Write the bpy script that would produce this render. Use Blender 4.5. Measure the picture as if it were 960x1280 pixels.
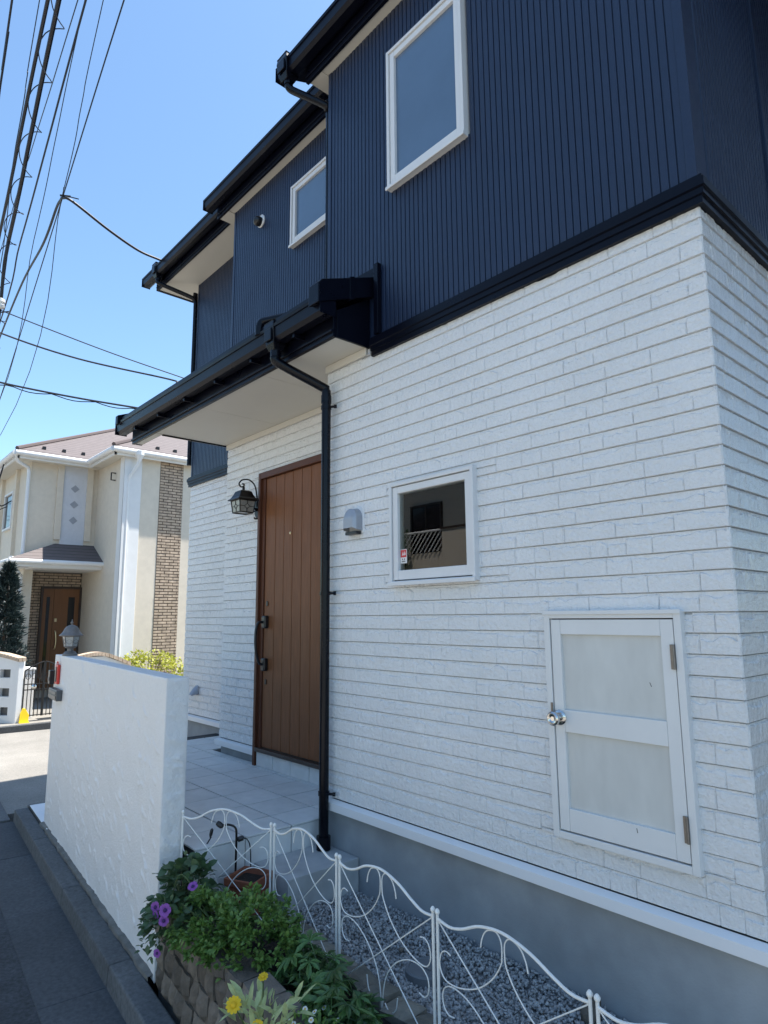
import bpy, math, random
import numpy as np
from mathutils import Vector, Matrix, Quaternion
random.seed(7); rng = np.random.default_rng(7)
for o in list(bpy.data.objects): bpy.data.objects.remove(o)
scene = bpy.context.scene
col = scene.collection
R = math.radians

# ------------------------------------------------------------ camera, sky, sun, exposure
cam_d = bpy.data.cameras.new('camera'); cam = bpy.data.objects.new('camera', cam_d); col.objects.link(cam)
scene.camera = cam
cam_d.sensor_fit = 'VERTICAL'; cam_d.sensor_height = 32.0; cam_d.lens = 808.0/1280*32
cam_d.clip_start = 0.05; cam_d.clip_end = 2000
yaw, pitch, roll = -0.8447, 0.1606, -0.0084
fw = Vector((math.sin(yaw)*math.cos(pitch), math.cos(yaw)*math.cos(pitch), math.sin(pitch)))
rt = Vector((math.cos(yaw), -math.sin(yaw), 0)); up = rt.cross(fw)
rt2 = rt*math.cos(roll)+up*math.sin(roll); up2 = up*math.cos(roll)-rt*math.sin(roll)
mw = Matrix((rt2, up2, -fw)).transposed().to_4x4(); mw.translation = Vector((0.8945, -2.4493, 1.0556))
cam.matrix_world = mw
CAM = Vector((0.8945, -2.4493, 1.0556))

SUN = Vector((0.145, 0.36, 1.0)).normalized()
world = bpy.data.worlds.new('World'); scene.world = world; world.use_nodes = True
wn = world.node_tree; bg = wn.nodes['Background']
sky = wn.nodes.new('ShaderNodeTexSky'); sky.sky_type = 'NISHITA'; sky.sun_disc = False
sky.sun_elevation = math.asin(SUN.z); sky.sun_rotation = math.atan2(SUN.x, SUN.y)
sky.air_density = 1.0; sky.dust_density = 0.6; sky.ozone_density = 1.6; sky.altitude = 50
tint = wn.nodes.new('ShaderNodeMix'); tint.data_type = 'RGBA'; tint.blend_type = 'MULTIPLY'; tint.inputs[0].default_value = 1; tint.inputs[7].default_value = (.89, 1.02, 1.04, 1)
wn.links.new(sky.outputs[0], tint.inputs[6]); wn.links.new(tint.outputs[2], bg.inputs[0]); bg.inputs[1].default_value = 0.117
sd = bpy.data.lights.new('sun', 'SUN'); sd.energy = 5.0; sd.angle = R(0.53); sd.color = (1.0, 0.94, 0.86)
so = bpy.data.objects.new('sun', sd); col.objects.link(so); so.location = (0, 0, 30)
so.rotation_euler = SUN.to_track_quat('Z', 'Y').to_euler()
vs = scene.view_settings
vs.view_transform = 'Standard'; vs.look = 'None'; vs.exposure = 1.22; vs.gamma = 1.0; vs.use_curve_mapping = False
scene.render.engine = 'CYCLES'
scene.render.resolution_x = 768; scene.render.resolution_y = 1024

# ------------------------------------------------------------ materials
MAT = {}
def mat(name, c, rough=0.5, metal=0.0, var=0.0, vs=6.0, bump=0.0, bs=60.0, bdist=0.002, spec=0.5, coat=0.0, stretch=(1,1,1), var2=None, vs2=1.2, trans=0.0, rvar=0.0, objvar=0.0):
    m = bpy.data.materials.new(name); m.use_nodes = True; nt = m.node_tree; b = nt.nodes['Principled BSDF']
    b.inputs['Base Color'].default_value = (*c, 1); b.inputs['Roughness'].default_value = rough
    b.inputs['Metallic'].default_value = metal; b.inputs['Specular IOR Level'].default_value = spec
    b.inputs['Coat Weight'].default_value = coat
    if trans: b.inputs['Transmission Weight'].default_value = trans
    geo = nt.nodes.new('ShaderNodeNewGeometry'); mp = nt.nodes.new('ShaderNodeMapping')
    mp.inputs['Scale'].default_value = stretch; nt.links.new(geo.outputs['Position'], mp.inputs['Vector'])
    def noise(s, d=6):
        n = nt.nodes.new('ShaderNodeTexNoise'); n.inputs['Scale'].default_value = s; n.inputs['Detail'].default_value = d
        n.inputs['Roughness'].default_value = 0.62; nt.links.new(mp.outputs[0], n.inputs['Vector']); return n
    src = None
    def vmix(prev, fac, amt, tint=(1, 1, 1)):
        mx = nt.nodes.new('ShaderNodeMix'); mx.data_type = 'RGBA'; mx.blend_type = 'MULTIPLY'; mx.inputs[0].default_value = 1
        if prev is None: mx.inputs[6].default_value = (*c, 1)
        else: nt.links.new(prev, mx.inputs[6])
        rp = nt.nodes.new('ShaderNodeMapRange'); rp.inputs[1].default_value = 0.25; rp.inputs[2].default_value = 0.75
        rp.inputs[3].default_value = 1-amt; rp.inputs[4].default_value = 1+amt
        nt.links.new(fac, rp.inputs[0]); nt.links.new(rp.outputs[0], mx.inputs[7]); return mx.outputs[2]
    if var: src = vmix(src, noise(vs).outputs['Fac'], var)
    if var2: src = vmix(src, noise(vs2, 3).outputs['Fac'], var2)
    if objvar:
        oi = nt.nodes.new('ShaderNodeObjectInfo'); src = vmix(src, oi.outputs['Random'], objvar)
    if src: nt.links.new(src, b.inputs['Base Color'])
    if rvar:
        rp = nt.nodes.new('ShaderNodeMapRange'); rp.inputs[1].default_value = .3; rp.inputs[2].default_value = .7
        rp.inputs[3].default_value = max(0.02, rough-rvar); rp.inputs[4].default_value = rough+rvar
        nt.links.new(noise(3.5).outputs['Fac'], rp.inputs[0]); nt.links.new(rp.outputs[0], b.inputs['Roughness'])
    if bump:
        bp = nt.nodes.new('ShaderNodeBump'); bp.inputs['Strength'].default_value = bump; bp.inputs['Distance'].default_value = bdist
        nt.links.new(noise(bs).outputs['Fac'], bp.inputs['Height']); nt.links.new(bp.outputs[0], b.inputs['Normal'])
    MAT[name] = m; return m

mat('white_siding', (.80, .80, .795), .20, var=.05, vs=75, bump=1.0, bs=48, bdist=.013, var2=.05, vs2=1.8, rvar=.08)
mat('siding_joint', (.42, .425, .43), .75, var=.15, vs=30)
mat('navy_siding', (.0112, .0215, .053), .36, var=.10, vs=40, bump=.7, bs=190, bdist=.0025, var2=.1, vs2=1.5, rvar=.07)
mat('black_trim', (.0024, .0032, .0085), .32, spec=.18, var=.1, vs=8, bump=.1, bs=40, bdist=.001, rvar=.08)
mat('black_pipe', (.0024, .0031, .0068), .26, spec=.24, var=.08, vs=12, rvar=.06)
mat('soffit_paint', (.60, .57, .50), .6, var=.02, vs=3, bump=.15, bs=200, bdist=.001)
mat('white_trim', (.80, .80, .80), .38, var=.02, vs=5)
mat('white_alu', (.70, .70, .70), .36, var=.03, vs=6)
mat('hatch_white', (.72, .72, .71), .42, var=.035, vs=5, bump=.12, bs=300, bdist=.0006)
mat('hatch_panel', (.60, .60, .57), .5, var=.05, vs=3, bump=.3, bs=160, bdist=.0012, var2=.09, vs2=7, stretch=(1,1,.4))
mat('foundation', (.285, .31, .33), .7, var=.12, vs=7, bump=.5, bs=110, bdist=.002, var2=.2, vs2=2.3)
mat('door_wood', (.205, .082, .035), .5, spec=.22, var=.30, vs=22, bump=.18, bs=60, bdist=.0008, stretch=(6, 6, .25), rvar=.06)
mat('door_frame', (.105, .038, .020), .45, spec=.25, var=.08, vs=14, stretch=(5, 5, .3))
mat('dark_metal', (.014, .012, .011), .38, metal=.4, var=.1, vs=40, bump=.15, bs=150, bdist=.0006)
mat('chrome', (.62, .60, .57), .16, metal=1.0)
mat('hinge_metal', (.22, .20, .18), .45, metal=.8, var=.2, vs=60)
mat('vent_grey', (.36, .38, .42), .42, metal=.35, var=.05, vs=20)
mat('tile', (.70, .70, .68), .55, var=.06, vs=12, bump=.3, bs=120, bdist=.001, objvar=.03, var2=.08, vs2=3)
mat('grout', (.05, .05, .05), .85, var=.15, vs=40)
mat('concrete_step', (.40, .41, .41), .8, var=.14, vs=8, bump=.4, bs=90, bdist=.002, var2=.12, vs2=2)
mat('stucco', (.76, .755, .745), .55, var=.035, vs=40, bump=1.0, bs=85, bdist=.006, var2=.035, vs2=1.5)
mat('white_tile', (.88, .89, .90), .4, var=.03, vs=6)
mat('kerb_concrete', (.100, .105, .108), .82, var=.40, vs=38, bump=.7, bs=110, bdist=.003, var2=.25, vs2=2.2, objvar=.08)
mat('gutter_concrete', (.062, .066, .071), .82, var=.42, vs=42, bump=.6, bs=120, bdist=.003, var2=.25, vs2=1.8, objvar=.1)
mat('pale_concrete', (.42, .41, .38), .8, var=.15, vs=5, bump=.3, bs=90, bdist=.003)
mat('mortar', (.16, .155, .14), .9, var=.35, vs=14, bump=1, bs=80, bdist=.005)
mat('asphalt', (.042, .045, .050), .85, var=.7, vs=45, bump=.9, bs=120, bdist=.006, var2=.4, vs2=5)
mat('cross_asphalt', (.22, .21, .19), .85, var=.35, vs=70, bump=.8, bs=140, bdist=.004, var2=.2, vs2=1.0)
mat('gravel', (.33, .33, .325), .75, var=.7, vs=45, bump=.5, bs=200, bdist=.002)
mat('soil', (.020, .015, .011), .95, var=.5, vs=60, bump=1, bs=90, bdist=.01)
mat('stone', (.145, .122, .098), .85, var=.35, vs=18, bump=1, bs=60, bdist=.006, objvar=.28, var2=.2, vs2=5)
mat('edge_stone', (.18, .17, .14), .85, var=.35, vs=14, bump=1, bs=60, bdist=.006, objvar=.2)
mat('fence_white', (.78, .78, .75), .35, var=.06, vs=40)
mat('terracotta', (.25, .085, .045), .75, var=.2, vs=20, bump=.3, bs=100, bdist=.001)
mat('drain_grey', (.14, .15, .16), .6, var=.12, vs=20)
mat('cream_wall', (.66, .59, .485), .75, var=.06, vs=8, bump=.5, bs=90, bdist=.004, var2=.05, vs2=.8)
mat('grey_wall', (.60, .62, .66), .75, var=.05, vs=12, bump=.4, bs=100, bdist=.004)
mat('far_white', (.74, .74, .73), .6, var=.04, vs=6, bump=.3, bs=60, bdist=.003)
mat('far_brick', (.47, .365, .27), .8, var=.42, vs=6.5, bump=.4, bs=40, bdist=.003)
mat('far_mortar', (.07, .055, .045), .9)
mat('far_door', (.20, .085, .032), .45, var=.12, vs=10, stretch=(3, 3, .3))
mat('bronze_frame', (.05, .032, .024), .4)
mat('dark_glass', (.012, .014, .017), .06)
mat('iron', (.008, .008, .009), .45)
mat('brass', (.75, .62, .38), .3, metal=.8)
mat('yellow_plastic', (.85, .58, .02), .45)
mat('red_plastic', (.62, .035, .025), .35)
mat('black_plastic', (.015, .015, .017), .3)
mat('slot_grey', (.10, .105, .11), .4, metal=.3)
mat('lamp_pewter', (.20, .185, .175), .55, metal=.25, var=.15, vs=30)
mat('lamp_glass', (.42, .42, .40), .18, var=.2, vs=30)
mat('amber_glass', (.30, .29, .26), .15, var=.25, vs=40)
mat('cable', (.010, .011, .016), .5)
mat('insulator', (.75, .75, .74), .3)
mat('tan_wall', (.50, .45, .375), .8, var=.05, vs=6, bump=.3, bs=60, bdist=.003)
mat('shading_house_wall', (.48, .51, .55), .8, var=.06, vs=6, bump=.3, bs=60, bdist=.003)
mat('brown_roof', (.10, .075, .07), .7)
mat('curtain', (.40, .42, .34), .9, var=.1, vs=20, stretch=(8, 8, .2))
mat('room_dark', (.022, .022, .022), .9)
mat('earth', (.10, .095, .08), .95, var=.3, vs=1.5)
mat('paper_red', (.60, .05, .05), .5)
mat('paper_white', (.78, .76, .74), .5)
mat('fine_leaf', (.14, .25, .055), .45, var=.35, vs=18, objvar=.05)
mat('round_leaf', (.075, .135, .06), .42, var=.35, vs=16)
mat('palm_leaf', (.085, .17, .05), .36, var=.3, vs=14, objvar=.3)
mat('pale_leaf', (.46, .52, .24), .5, var=.35, vs=25)
mat('conifer_leaf', (.016, .034, .034), .6, var=.4, vs=5)
mat('lime_leaf', (.36, .38, .05), .5, var=.3, vs=8)
mat('stem_green', (.07, .11, .035), .6)
mat('bark', (.09, .06, .04), .9, var=.3, vs=20)
mat('purple_petal', (.30, .09, .42), .5, var=.2, vs=80)
mat('violet_heart', (.035, .006, .09), .6)
mat('yellow_petal', (.85, .56, .01), .5, var=.1, vs=60)
mat('white_petal', (.75, .76, .72), .5)
for nm in ('fine_leaf', 'round_leaf', 'palm_leaf', 'pale_leaf', 'lime_leaf', 'purple_petal', 'yellow_petal'):
    nt = MAT[nm].node_tree; b = nt.nodes['Principled BSDF']; out = nt.nodes['Material Output']
    tr = nt.nodes.new('ShaderNodeBsdfTranslucent'); mx = nt.nodes.new('ShaderNodeMixShader'); mx.inputs[0].default_value = .28
    lk = [l for l in nt.links if l.to_socket == b.inputs['Base Color']]
    nt.links.new(lk[0].from_socket, tr.inputs['Color'])
    nt.links.new(b.outputs[0], mx.inputs[1]); nt.links.new(tr.outputs[0], mx.inputs[2]); nt.links.new(mx.outputs[0], out.inputs[0])

def roof_mat(name, c, pitch, dark=.35):            # courses of flat slates too far away to build
    m = mat(name, c, .75, var=.12, vs=7, bump=0); nt = m.node_tree; b = nt.nodes['Principled BSDF']
    geo = nt.nodes.new('ShaderNodeNewGeometry'); sp = nt.nodes.new('ShaderNodeSeparateXYZ'); nt.links.new(geo.outputs['Position'], sp.inputs[0])
    md = nt.nodes.new('ShaderNodeMath'); md.operation = 'DIVIDE'; md.inputs[1].default_value = pitch; nt.links.new(sp.outputs[2], md.inputs[0])
    fr = nt.nodes.new('ShaderNodeMath'); fr.operation = 'FRACT'; nt.links.new(md.outputs[0], fr.inputs[0])
    rp = nt.nodes.new('ShaderNodeValToRGB'); rp.color_ramp.elements[0].position = .0; rp.color_ramp.elements[0].color = (dark, dark, dark, 1)
    rp.color_ramp.elements[1].position = .28; rp.color_ramp.elements[1].color = (1, 1, 1, 1); nt.links.new(fr.outputs[0], rp.inputs[0])
    l = [l for l in nt.links if l.to_socket == b.inputs['Base Color']][0]; s = l.from_socket
    mx = nt.nodes.new('ShaderNodeMix'); mx.data_type = 'RGBA'; mx.blend_type = 'MULTIPLY'; mx.inputs[0].default_value = 1
    nt.links.new(s, mx.inputs[6]); nt.links.new(rp.outputs[0], mx.inputs[7]); nt.links.new(mx.outputs[2], b.inputs['Base Color'])
    return m
roof_mat('slate_pink', (.125, .105, .105), .085)

def glass_mat(name, tint, rough=.0):
    m = bpy.data.materials.new(name); m.use_nodes = True; nt = m.node_tree; out = nt.nodes['Material Output']; nt.nodes.remove(nt.nodes['Principled BSDF'])
    g = nt.nodes.new('ShaderNodeBsdfGlossy'); g.inputs['Roughness'].default_value = rough; g.inputs['Color'].default_value = (1, 1, 1, 1)
    t = nt.nodes.new('ShaderNodeBsdfTransparent'); t.inputs[0].default_value = (*tint, 1)
    fr = nt.nodes.new('ShaderNodeFresnel'); fr.inputs[0].default_value = 1.75
    mx = nt.nodes.new('ShaderNodeMixShader'); nt.links.new(fr.outputs[0], mx.inputs[0]); nt.links.new(t.outputs[0], mx.inputs[1]); nt.links.new(g.outputs[0], mx.inputs[2])
    nt.links.new(mx.outputs[0], out.inputs[0]); MAT[name] = m
glass_mat('clear_glass', (.75, .78, .76))
mat('frosted_glass', (.085, .14, .22), .10, spec=.95, bump=.12, bs=300, bdist=.001, var=.06, vs=4)

# ------------------------------------------------------------ helpers
WP = {}                                              # world position of each object's origin
def tag(o, label=None, cat=None, group=None, kind=None):
    if label: o['label'] = label
    if cat: o['category'] = cat
    if group: o['group'] = group
    if kind: o['kind'] = kind
    return o
def put(o, loc, parent=None):
    o.location = loc; WP[o.name] = Vector(loc)
    if parent is not None:
        o.parent = parent; o.matrix_parent_inverse = Matrix.Translation(-WP[parent.name])
    return o
def empty(name, loc, label=None, cat=None, group=None, kind=None, parent=None):
    o = bpy.data.objects.new(name, None); o.empty_display_size = .1; col.objects.link(o); put(o, loc, parent)
    return tag(o, label, cat, group, kind)
def link_mesh(name, me, loc, parent=None):
    o = bpy.data.objects.new(name, me); col.objects.link(o); return put(o, loc, parent)
def np_mesh(name, V, F, m, parent=None, smooth=False, base=False):
    V = np.asarray(V, dtype=np.float64); c = (V.min(0)+V.max(0))/2
    if base: c[2] = V[:, 2].min()
    me = bpy.data.meshes.new(name)
    if isinstance(F, np.ndarray):
        n, k = F.shape; me.vertices.add(len(V)); me.vertices.foreach_set('co', (V-c).astype(np.float32).ravel())
        me.loops.add(n*k); me.loops.foreach_set('vertex_index', F.astype(np.int32).ravel())
        me.polygons.add(n); me.polygons.foreach_set('loop_start', np.arange(0, n*k, k, dtype=np.int32)); me.update(calc_edges=True)
    else: me.from_pydata((V-c).tolist(), [], F); me.update()
    me.materials.append(MAT[m])
    if smooth: me.polygons.foreach_set('use_smooth', [True]*len(me.polygons))
    return link_mesh(name, me, Vector(c), parent)
class MB:
    def __init__(s): s.v = []; s.f = []
    def add(s, V, F):
        k = len(s.v); s.v += [tuple(p) for p in V]; s.f += [tuple(i+k for i in f) for f in F]; return s
    def box(s, x0, x1, y0, y1, z0, z1):
        return s.add([(x0,y0,z0),(x1,y0,z0),(x1,y1,z0),(x0,y1,z0),(x0,y0,z1),(x1,y0,z1),(x1,y1,z1),(x0,y1,z1)],
                     [(0,3,2,1),(4,5,6,7),(0,1,5,4),(1,2,6,5),(2,3,7,6),(3,0,4,7)])
    def obox(s, o, ax, ay, az):                       # corner o and three edge vectors
        o, ax, ay, az = map(Vector, (o, ax, ay, az))
        return s.add([o, o+ax, o+ax+ay, o+ay, o+az, o+ax+az, o+ax+ay+az, o+ay+az],
                     [(0,3,2,1),(4,5,6,7),(0,1,5,4),(1,2,6,5),(2,3,7,6),(3,0,4,7)])
    def quad(s, a, b, c, d): return s.add([a, b, c, d], [(0, 1, 2, 3)])
    def prism(s, poly, d):                            # polygon (3d points) swept by d
        n = len(poly); d = Vector(d); V = [Vector(p) for p in poly]+[Vector(p)+d for p in poly]
        return s.add(V, [tuple(range(n-1, -1, -1)), tuple(range(n, 2*n))]+[(i, (i+1) % n, n+(i+1) % n, n+i) for i in range(n)])
    def tube(s, pts, r, n=8, cap=True, r1=None):
        pts = [Vector(p) for p in pts]; N = len(pts); V = []; F = []; prev = None
        for i, p in enumerate(pts):
            t = (pts[min(i+1, N-1)]-pts[max(i-1, 0)]).normalized()
            if prev is None: a = t.orthogonal().normalized()
            else: a = (prev-t*prev.dot(t)); a = a.normalized() if a.length > 1e-6 else t.orthogonal().normalized()
            prev = a; b = t.cross(a); rr = r if r1 is None else r+(r1-r)*i/max(1, N-1)
            V += [p+(a*math.cos(2*math.pi*k/n)+b*math.sin(2*math.pi*k/n))*rr for k in range(n)]
        for i in range(N-1):
            for k in range(n): F.append((i*n+k, i*n+(k+1) % n, (i+1)*n+(k+1) % n, (i+1)*n+k))
        if cap: F += [tuple(range(n-1, -1, -1)), tuple(range((N-1)*n, N*n))]
        return s.add(V, F)
    def lathe(s, prof, c, n=16, axis=None, arc=None):  # prof: (r,h) list about the axis through c
        c = Vector(c); q = Vector(axis or (0, 0, 1)).normalized().to_track_quat('Z', 'Y'); V = []; F = []
        for r, h in prof: V += [c+q @ Vector((r*math.cos(2*math.pi*k/n), r*math.sin(2*math.pi*k/n), h)) for k in range(n)]
        for i in range(len(prof)-1):
            for k in range(n): F.append((i*n+k, i*n+(k+1) % n, (i+1)*n+(k+1) % n, (i+1)*n+k))
        if prof[0][0] > 1e-5: F.append(tuple(range(n-1, -1, -1)))
        if prof[-1][0] > 1e-5: F.append(tuple(range((len(prof)-1)*n, len(prof)*n)))
        return s.add(V, F)
    def build(s, name, m, parent=None, bevel=0, smooth=False, label=None, cat=None, group=None, kind=None, seg=2, base=False):
        o = np_mesh(name, s.v, s.f, m, parent, smooth, base)
        if smooth:
            o.data.set_sharp_from_angle(angle=R(40))
        if bevel:
            md = o.modifiers.new('bevel', 'BEVEL'); md.width = bevel; md.segments = seg; md.limit_method = 'ANGLE'; md.angle_limit = R(40)
        return tag(o, label, cat, group, kind)
def box(name, m, parent, *d, bevel=0, **k): return MB().box(*d).build(name, m, parent, bevel=bevel, **k)
def curve(pts, n=6):                                  # Catmull-Rom through points
    P = [np.array(p, float) for p in pts]; P = [2*P[0]-P[1]]+P+[2*P[-1]-P[-2]]; out = []
    for i in range(1, len(P)-2):
        for k in range(n):
            t = k/n; a, b, c, d = P[i-1:i+3]
            out.append(.5*((2*b)+(-a+c)*t+(2*a-5*b+4*c-d)*t*t+(-a+3*b-3*c+d)*t**3))
    return out+[P[-2]]
def rsub(rects, hole):                                # rectangles (a0,a1,b0,b1) minus a hole
    out = []; h0, h1, g0, g1 = hole
    for a0, a1, b0, b1 in rects:
        if a1 <= h0 or a0 >= h1 or b1 <= g0 or b0 >= g1: out.append((a0, a1, b0, b1)); continue
        if b0 < g0: out.append((a0, a1, b0, g0))
        if b1 > g1: out.append((a0, a1, g1, b1))
        lo, hi = max(b0, g0), min(b1, g1)
        if a0 < h0: out.append((a0, h0, lo, hi))
        if a1 > h1: out.append((h1, a1, lo, hi))
    return out
ANG = R(-5.1); E_ = Vector((math.cos(ANG), math.sin(ANG), 0)); N_ = Vector((-E_.y, E_.x, 0))   # street frame
def S(s, n, z): return E_*s+N_*n+Vector((0, 0, z))
def sbox(mb, s0, s1, n0, n1, z0, z1): return mb.obox(S(s0, n0, z0), E_*(s1-s0), N_*(n1-n0), (0, 0, z1-z0))

ROAD = -0.82; GRAV = -0.437; FLOOR = -0.133
XL = -2.42; Y2 = 0.458; X2 = -4.648; Y3 = 0.90; X3 = -6.40; C_ = 0.455/6

# ------------------------------------------------------------ ground and street
MB().box(-400, 400, -400, 400, -1.3, -0.95).build('ground', 'earth', kind='structure')
mb = MB(); mb.obox(S(-60, -6.2, -1.2), E_*90, N_*(6.2-2.15), (0, 0, 1.2+ROAD-.002)); mb.build('street', 'cross_asphalt', kind='structure')  # out-of-view lane, made pale to bounce more sun onto the facade
mb = MB(); mb.obox(S(-60, -2.15, -1.2), E_*90, N_*(2.15-1.66), (0, 0, 1.2+ROAD)); mb.build('asphalt_patch', 'asphalt', kind='structure')
mb = MB(); mb.obox(S(-11.75, -1.66, -1.2), E_*5.25, N_*26, (0, 0, 1.2+ROAD-.004)); mb.build('cross_street', 'cross_asphalt', kind='structure')
mb = MB(); mb.obox(S(-60, -9.2, -1.2), E_*90, N_*3.0, (0, 0, 1.2+ROAD+.06)); mb.build('bounce_pavement', 'pale_concrete', kind='structure')  # unseen pale strip added to bounce sunlight onto the shaded facade
kerb = empty('kerb', S(-2, -1.3, ROAD), kind='structure')
s = 3.3
while s > -6.1:
    a = max(s-1.2, -6.17)
    mb = MB(); sbox(mb, a+.0015, s-.0015, -1.66, -1.327, ROAD-.1, ROAD+.006+random.uniform(-.001, .003)); mb.build('gutter_slab', 'gutter_concrete', kerb, bevel=.003)
    mb = MB(); mb.prism([S(a+.001, -1.350, ROAD-.1), S(a+.001, -1.336, -.71), S(a+.001, -1.222, -.708), S(a+.001, -1.222, ROAD-.1)], E_*(s-a-.002)); mb.build('kerb_block', 'kerb_concrete', kerb, bevel=.009, seg=2)
    s -= 1.2
for s0, s1 in ((-7.3, -6.18), (-8.5, -7.31), (-9.7, -8.51)):       # dropped kerb over the mouth of the side street
    mb = MB(); sbox(mb, s0, s1-.01, -1.50, -1.36, ROAD-.1, ROAD+.022); mb.build('kerb_block', 'kerb_concrete', kerb, bevel=.008)
mb = MB(); sbox(mb, -6.42, -6.25, -1.30, 3.0, ROAD-.1, ROAD+.03); mb.build('gutter_slab', 'kerb_concrete', kerb, bevel=.006)
mb = MB(); sbox(mb, -6.24, -6.16, -1.22, 3.0, ROAD-.1, -.70); mb.build('kerb_block', 'kerb_concrete', kerb, bevel=.008)
# uneven strip of mortar between kerb and wall
V = []; F = []; n = 60
for i in range(n+1):
    s_ = -5.50+i*(3.08/n); j = random.uniform(-.006, .006)
    V += [S(s_, -1.226+j, -.712), S(s_, -1.226+j*.5, -.690+random.uniform(-.004, .004)), S(s_, -1.19, -.682+random.uniform(-.003, .003))]
for i in range(n):
    for k in range(2): F.append((i*3+k, i*3+k+1, i*3+k+4, i*3+k+3))
np_mesh('mortar_strip', [tuple(p) for p in V], F, 'mortar')['kind'] = 'structure'
# approach beside the boundary wall
ap = empty('approach_path', S(-5.8, -1.1, -.8), kind='structure')
mb = MB(); sbox(mb, -6.158, -4.6, -1.218, .6, -.95, -.696); mb.build('path_bed', 'grout', ap)
for i in range(3):
    for k in range(4):
        a = -6.155+i*.3; b = -1.215+k*.3
        mb = MB(); sbox(mb, a+.003, a+.297, b+.003, b+.297, -.696, -.688); mb.build('path_tile', 'white_tile', ap, bevel=.002)
# garden ground
mb = MB(); mb.add([(-2.10, -.60, GRAV-.02), (.9, -.75, GRAV-.02), (.9, .03, GRAV-.02), (-2.10, .03, GRAV-.02)], [(0, 1, 2, 3)]); mb.build('gravel_base', 'gravel', kind='structure')
V = []; F = []; nx, ny = 70, 22
for i in range(nx+1):
    for j in range(ny+1):
        x = -2.46+i*(3.3/nx); y0 = S(x*1.004, -1.10, 0).y; y = y0+(-.50-y0)*j/ny
        V.append((x, y, -.46+.03*math.sin(3*math.pi*j/ny*.33)+random.uniform(-.012, .012)))
for i in range(nx):
    for j in range(ny): a = i*(ny+1)+j; F.append((a, a+ny+1, a+ny+2, a+1))
np_mesh('garden_soil', V, F, 'soil')['kind'] = 'structure'
mb = MB(); mb.add([(-9, 4.9, -.6), (6, 4.9, -.6), (6, 12, -.6), (-9, 12, -.6)], [(0, 1, 2, 3)])
mb.build('back_yard', 'earth', kind='structure')

# crushed gravel, thousands of chips
t = (1+5**.5)/2
ICO = np.array([(-1,t,0),(1,t,0),(-1,-t,0),(1,-t,0),(0,-1,t),(0,1,t),(0,-1,-t),(0,1,-t),(t,0,-1),(t,0,1),(-t,0,-1),(-t,0,1)])/1.9
ICF = np.array([(0,11,5),(0,5,1),(0,1,7),(0,7,10),(0,10,11),(1,5,9),(5,11,4),(11,10,2),(10,7,6),(7,1,8),(3,9,4),(3,4,2),(3,2,6),(3,6,8),(3,8,9),(4,9,5),(2,4,11),(6,2,10),(8,6,7),(9,8,1)])
def rocks(name, P, size, m, flat=.7, parent=None):
    n = len(P); base = ICO[None]*(1+rng.uniform(-.38, .38, (n, 12, 1)))
    base = base*rng.uniform(.65, 1.25, (n, 1, 3))*np.array([1, 1, flat])
    q = rng.normal(size=(n, 4)); q /= np.linalg.norm(q, axis=1)[:, None]; w, x, y, z = q.T
    Rm = np.stack([np.stack([1-2*(y*y+z*z), 2*(x*y-z*w), 2*(x*z+y*w)], -1), np.stack([2*(x*y+z*w), 1-2*(x*x+z*z), 2*(y*z-x*w)], -1), np.stack([2*(x*z-y*w), 2*(y*z+x*w), 1-2*(x*x+y*y)], -1)], 1)
    V = np.einsum('nij,nkj->nki', Rm, base)*np.asarray(size)[:, None, None]+P[:, None, :]
    F = ICF[None]+(np.arange(n)*12)[:, None, None]
    return np_mesh(name, V.reshape(-1, 3), F.reshape(-1, 3), m, parent)
n = 15000; P = np.stack([rng.uniform(-2.11, .75, n), rng.uniform(-.64, .012, n), np.zeros(n)], -1)
keep = (P[:, 1] > -.545-.055*(P[:, 0]+2.1)+rng.uniform(-.02, .02, n)); P = P[keep]
P[:, 2] = GRAV-.008+rng.uniform(-.006, .012, len(P))+.012*np.sin(P[:, 0]*4)*np.cos(P[:, 1]*9)
tag(rocks('gravel', P, rng.uniform(.005, .0115, len(P)), 'gravel'), 'grey crushed gravel filling the strip beside the house foundation', 'gravel', kind='stuff')

# ------------------------------------------------------------ the house
house = empty('white_navy_house', (-2.4, 2.0, -.45), 'two storey house with white brick siding below and ribbed navy siding above', 'house')
HD = 4.6                                              # depth of the house
holes_F = [(-1.772, -1.178, 1.245, 1.785), (-.775, -.205, .165, 1.055)]
holes_2 = [(-3.965, -2.93, -.2, 2.29)]
ztop = 2.66
lw = MB()
def plane_rects(rects, Y):
    for a0, a1, b0, b1 in rects: lw.quad((a0, Y, b0), (a1, Y, b0), (a1, Y, b1), (a0, Y, b1))
rF = [(XL, 0.0-.011, 0, 2.72)]
for h in holes_F: rF = rsub(rF, h)
plane_rects(rF, .0112)
r2 = [(X2+.011, XL+.02, 0, 2.72)]
for h in holes_2: r2 = rsub(r2, h)
plane_rects(r2, Y2+.0112)
plane_rects([(X3+.011, X2+.02, 0, ztop)], Y3+.0112)
lw.quad((-.0112, .0112, 0), (-.0112, HD, 0), (-.0112, HD, ztop), (-.0112, .0112, ztop))
lw.quad((XL+.011, Y2+.02, 0), (XL+.011, .011, 0), (XL+.011, .011, 2.72), (XL+.011, Y2+.02, 2.72))
lw.quad((X2+.011, Y3+.02, 0), (X2+.011, Y2+.011, 0), (X2+.011, Y2+.011, 2.72), (X2+.011, Y3+.02, 2.72))
lw.quad((X3+.011, HD, 0), (X3+.011, Y3+.011, 0), (X3+.011, Y3+.011, ztop), (X3+.011, HD, ztop))
lw.quad((0, HD, 0), (X3, HD, 0), (X3, HD, ztop), (0, HD, ztop))
lower = lw.build('lower_wall', 'siding_joint', house)

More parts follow.
